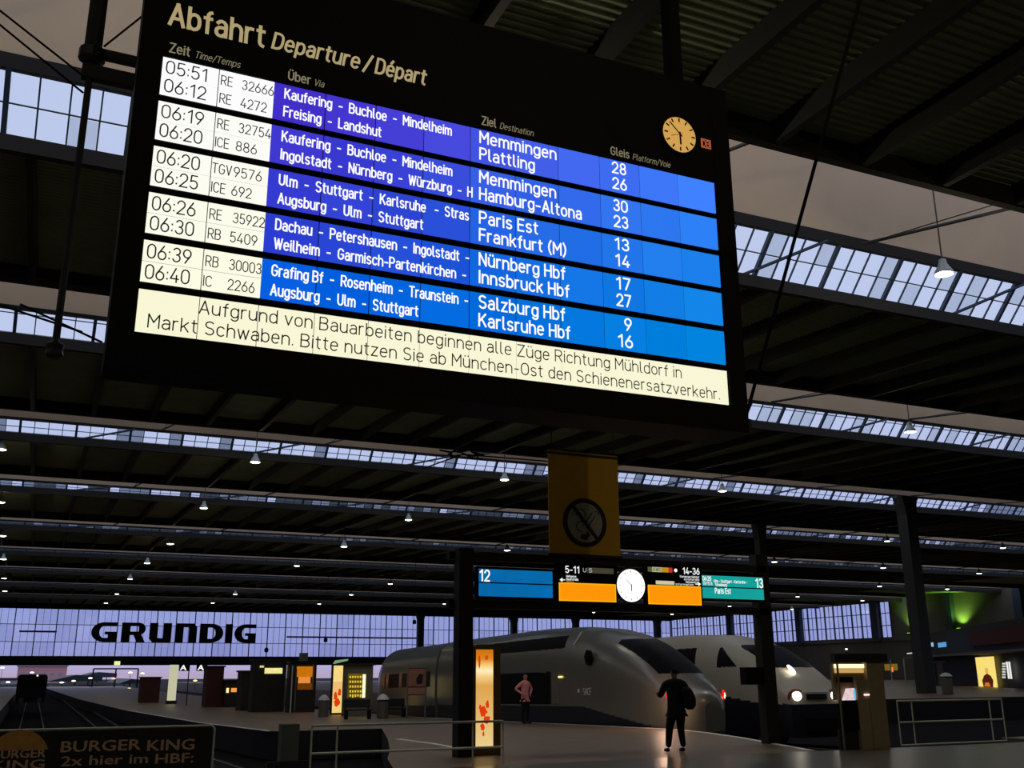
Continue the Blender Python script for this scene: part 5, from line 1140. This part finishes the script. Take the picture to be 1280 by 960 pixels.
# local x runs along the front, local y is depth away
Bx(0, ln_, -0.2, 0.1, 3.5, 3.75).build('canopy_edge', M_GREY, sb)
Bx(0, ln_, 0.1, 3, 3.55, 3.75).build('canopy', M_DARK, sb)
Bx(0, ln_, 3.0, 3.6, 0, 7.0).build('front_wall', M_KIOSK, sb)
Bx(ln_*0.45, ln_, 2.6, 3.0, 4.6, 6.2).build('red_fascia', mat('dark_red_fascia', (96,40,30), 0.8), sb)
def local(px, py, off=2.95):
    d = ray(px, py); q = math.atan2(dv.y, dv.x); nx, ny = -math.sin(q), math.cos(q)
    t_ = ((A.x+nx*off)*nx+(A.y+ny*off)*ny)/(d.x*nx+d.y*ny); P_ = CAM+d*t_-A
    return P_.x*math.cos(q)+P_.y*math.sin(q), P_.z+A.z
def sbp(nm, x0, x1, y0, y1, m, off=2.95, th=0.05, lab=None):
    a, b = local(x0, (y0+y1)/2, off)[0], local(x1, (y0+y1)/2, off)[0]; c2, d2 = local((x0+x1)/2, y1, off)[1], local((x0+x1)/2, y0, off)[1]
    return Bx(a, b, off-th, off, c2, d2).build(nm, m, sb, label=lab)
sbp('door', 1162, 1170, 829, 865, M_GREY); sbp('door', 1173, 1181, 829, 865, M_GREY); sbp('door_frame', 1161, 1183, 826, 829, M_GREY)
sbp('blue_screen', 1152, 1167, 804, 809, em('pale_blue_screen', (150,196,235), 0.9), 0.05, 0.06); sbp('blue_screen', 1173, 1183, 803, 809, em('blue_screen', (90,160,225), 0.9), 0.05, 0.06)
for px in (1117, 1134):
    X, z_ = local(px, 868, 0.5); MB().bar((X, 0.5, 0), (X, 0.5, 3.6), 0.09, 8).build('post', M_GALV, sb)
sbp('poster_glow', 1222, 1245, 821, 861, em('lit_poster_yellow', (250,222,120), 1.0, 0.08, 1), 2.6, 0.06, 'lit yellow poster showing a standing figure')
a_, b_ = local(1233.5, 841, 2.5)[0], 0
def pz_(py): return local(1233, py, 2.5)[1]
def px_(p): return local(p, 845, 2.5)[0]
MB().prism([(px_(1228), pz_(861)), (px_(1239), pz_(861)), (px_(1240.5), pz_(850)), (px_(1238), pz_(844.5)), (px_(1234), pz_(842)), (px_(1230), pz_(844.5)), (px_(1227), pz_(851))], 2.5, 2.53).build('poster_figure', em('poster_figure_dark', (84,34,16), 0.8), sb)
MB().prism([(px_(1232.5), pz_(842)), (px_(1235.5), pz_(842)), (px_(1236), pz_(836)), (px_(1234), pz_(834.5)), (px_(1232), pz_(836))], 2.49, 2.52).build('poster_face', em('poster_face', (226,176,90), 1.0), sb)
MB().prism([(px_(1229), pz_(858)), (px_(1237), pz_(858)), (px_(1235), pz_(853)), (px_(1231), pz_(853))], 2.47, 2.5).build('poster_hands', em('poster_hands', (206,110,50), 1.0), sb)
for k in range(6): sbp('display_line', 1253+k*0.0, 1257, 828.5+k*3.4, 830.7+k*3.4, em('white_display_print', (215,215,210), 0.9), 2.5, 0.03)
for k in range(2): sbp('display_bar', 1259+k*3, 1261+k*3, 827, 848.5, em('white_display_bar', (240,240,235), 1.0), 2.5, 0.03)
sbp('strip_light', 1009, 1022, 818.5, 820.5, em('white_tube_far', (200,210,205), 0.9), 0.5); sbp('strip_light', 1028, 1044, 819, 820.6, em('white_tube_far', (200,210,205)), 0.5)
sbp('strip_light', 1134, 1150, 815.5, 817, em('white_tube_far', (200,210,205)), 0.5)
sbp('amber_window', 1106, 1122, 830, 838, em('amber_dim', (140,110,30), 0.7), 2.9); sbp('red_lamp', 1113.5, 1116.5, 834, 840, em('orange_red_lamp', (240,120,80), 1.2), 2.8)
# green uplights on the right wall
for i, (px, py, e_) in enumerate(((1137, 792, 1600), (1199, 786, 2200))):
    P0 = onx(px, py, 170.6)
    t = thing('wall_uplight', 'green wall light, %s on the right hall wall' % ('left one beside the side window' if not i else 'right one on the blank wall'), 'lamp', P0, 'green wall lights')
    Bx(-0.25, 0.25, -0.6, 0.6, -0.3, 0.1).build('housing', M_DARK, t); Bx(-0.2, 0.2, -0.5, 0.5, 0.1, 0.14).build('lens', em('green_lens', (150,255,60), 3.0), t)
    ld = bpy.data.lights.new('green_glow', 'SPOT'); ld.energy = e_; ld.color = (0.45, 1.0, 0.12); ld.spot_size = math.radians(110); ld.spot_blend = 0.8; ld.shadow_soft_size = 0.3
    lo = bpy.data.objects.new('green_glow', ld); COL.objects.link(lo); lo.parent = t; lo.location = (0, 0, 0.3); lo.rotation_euler = (PI, math.radians(10), 0)
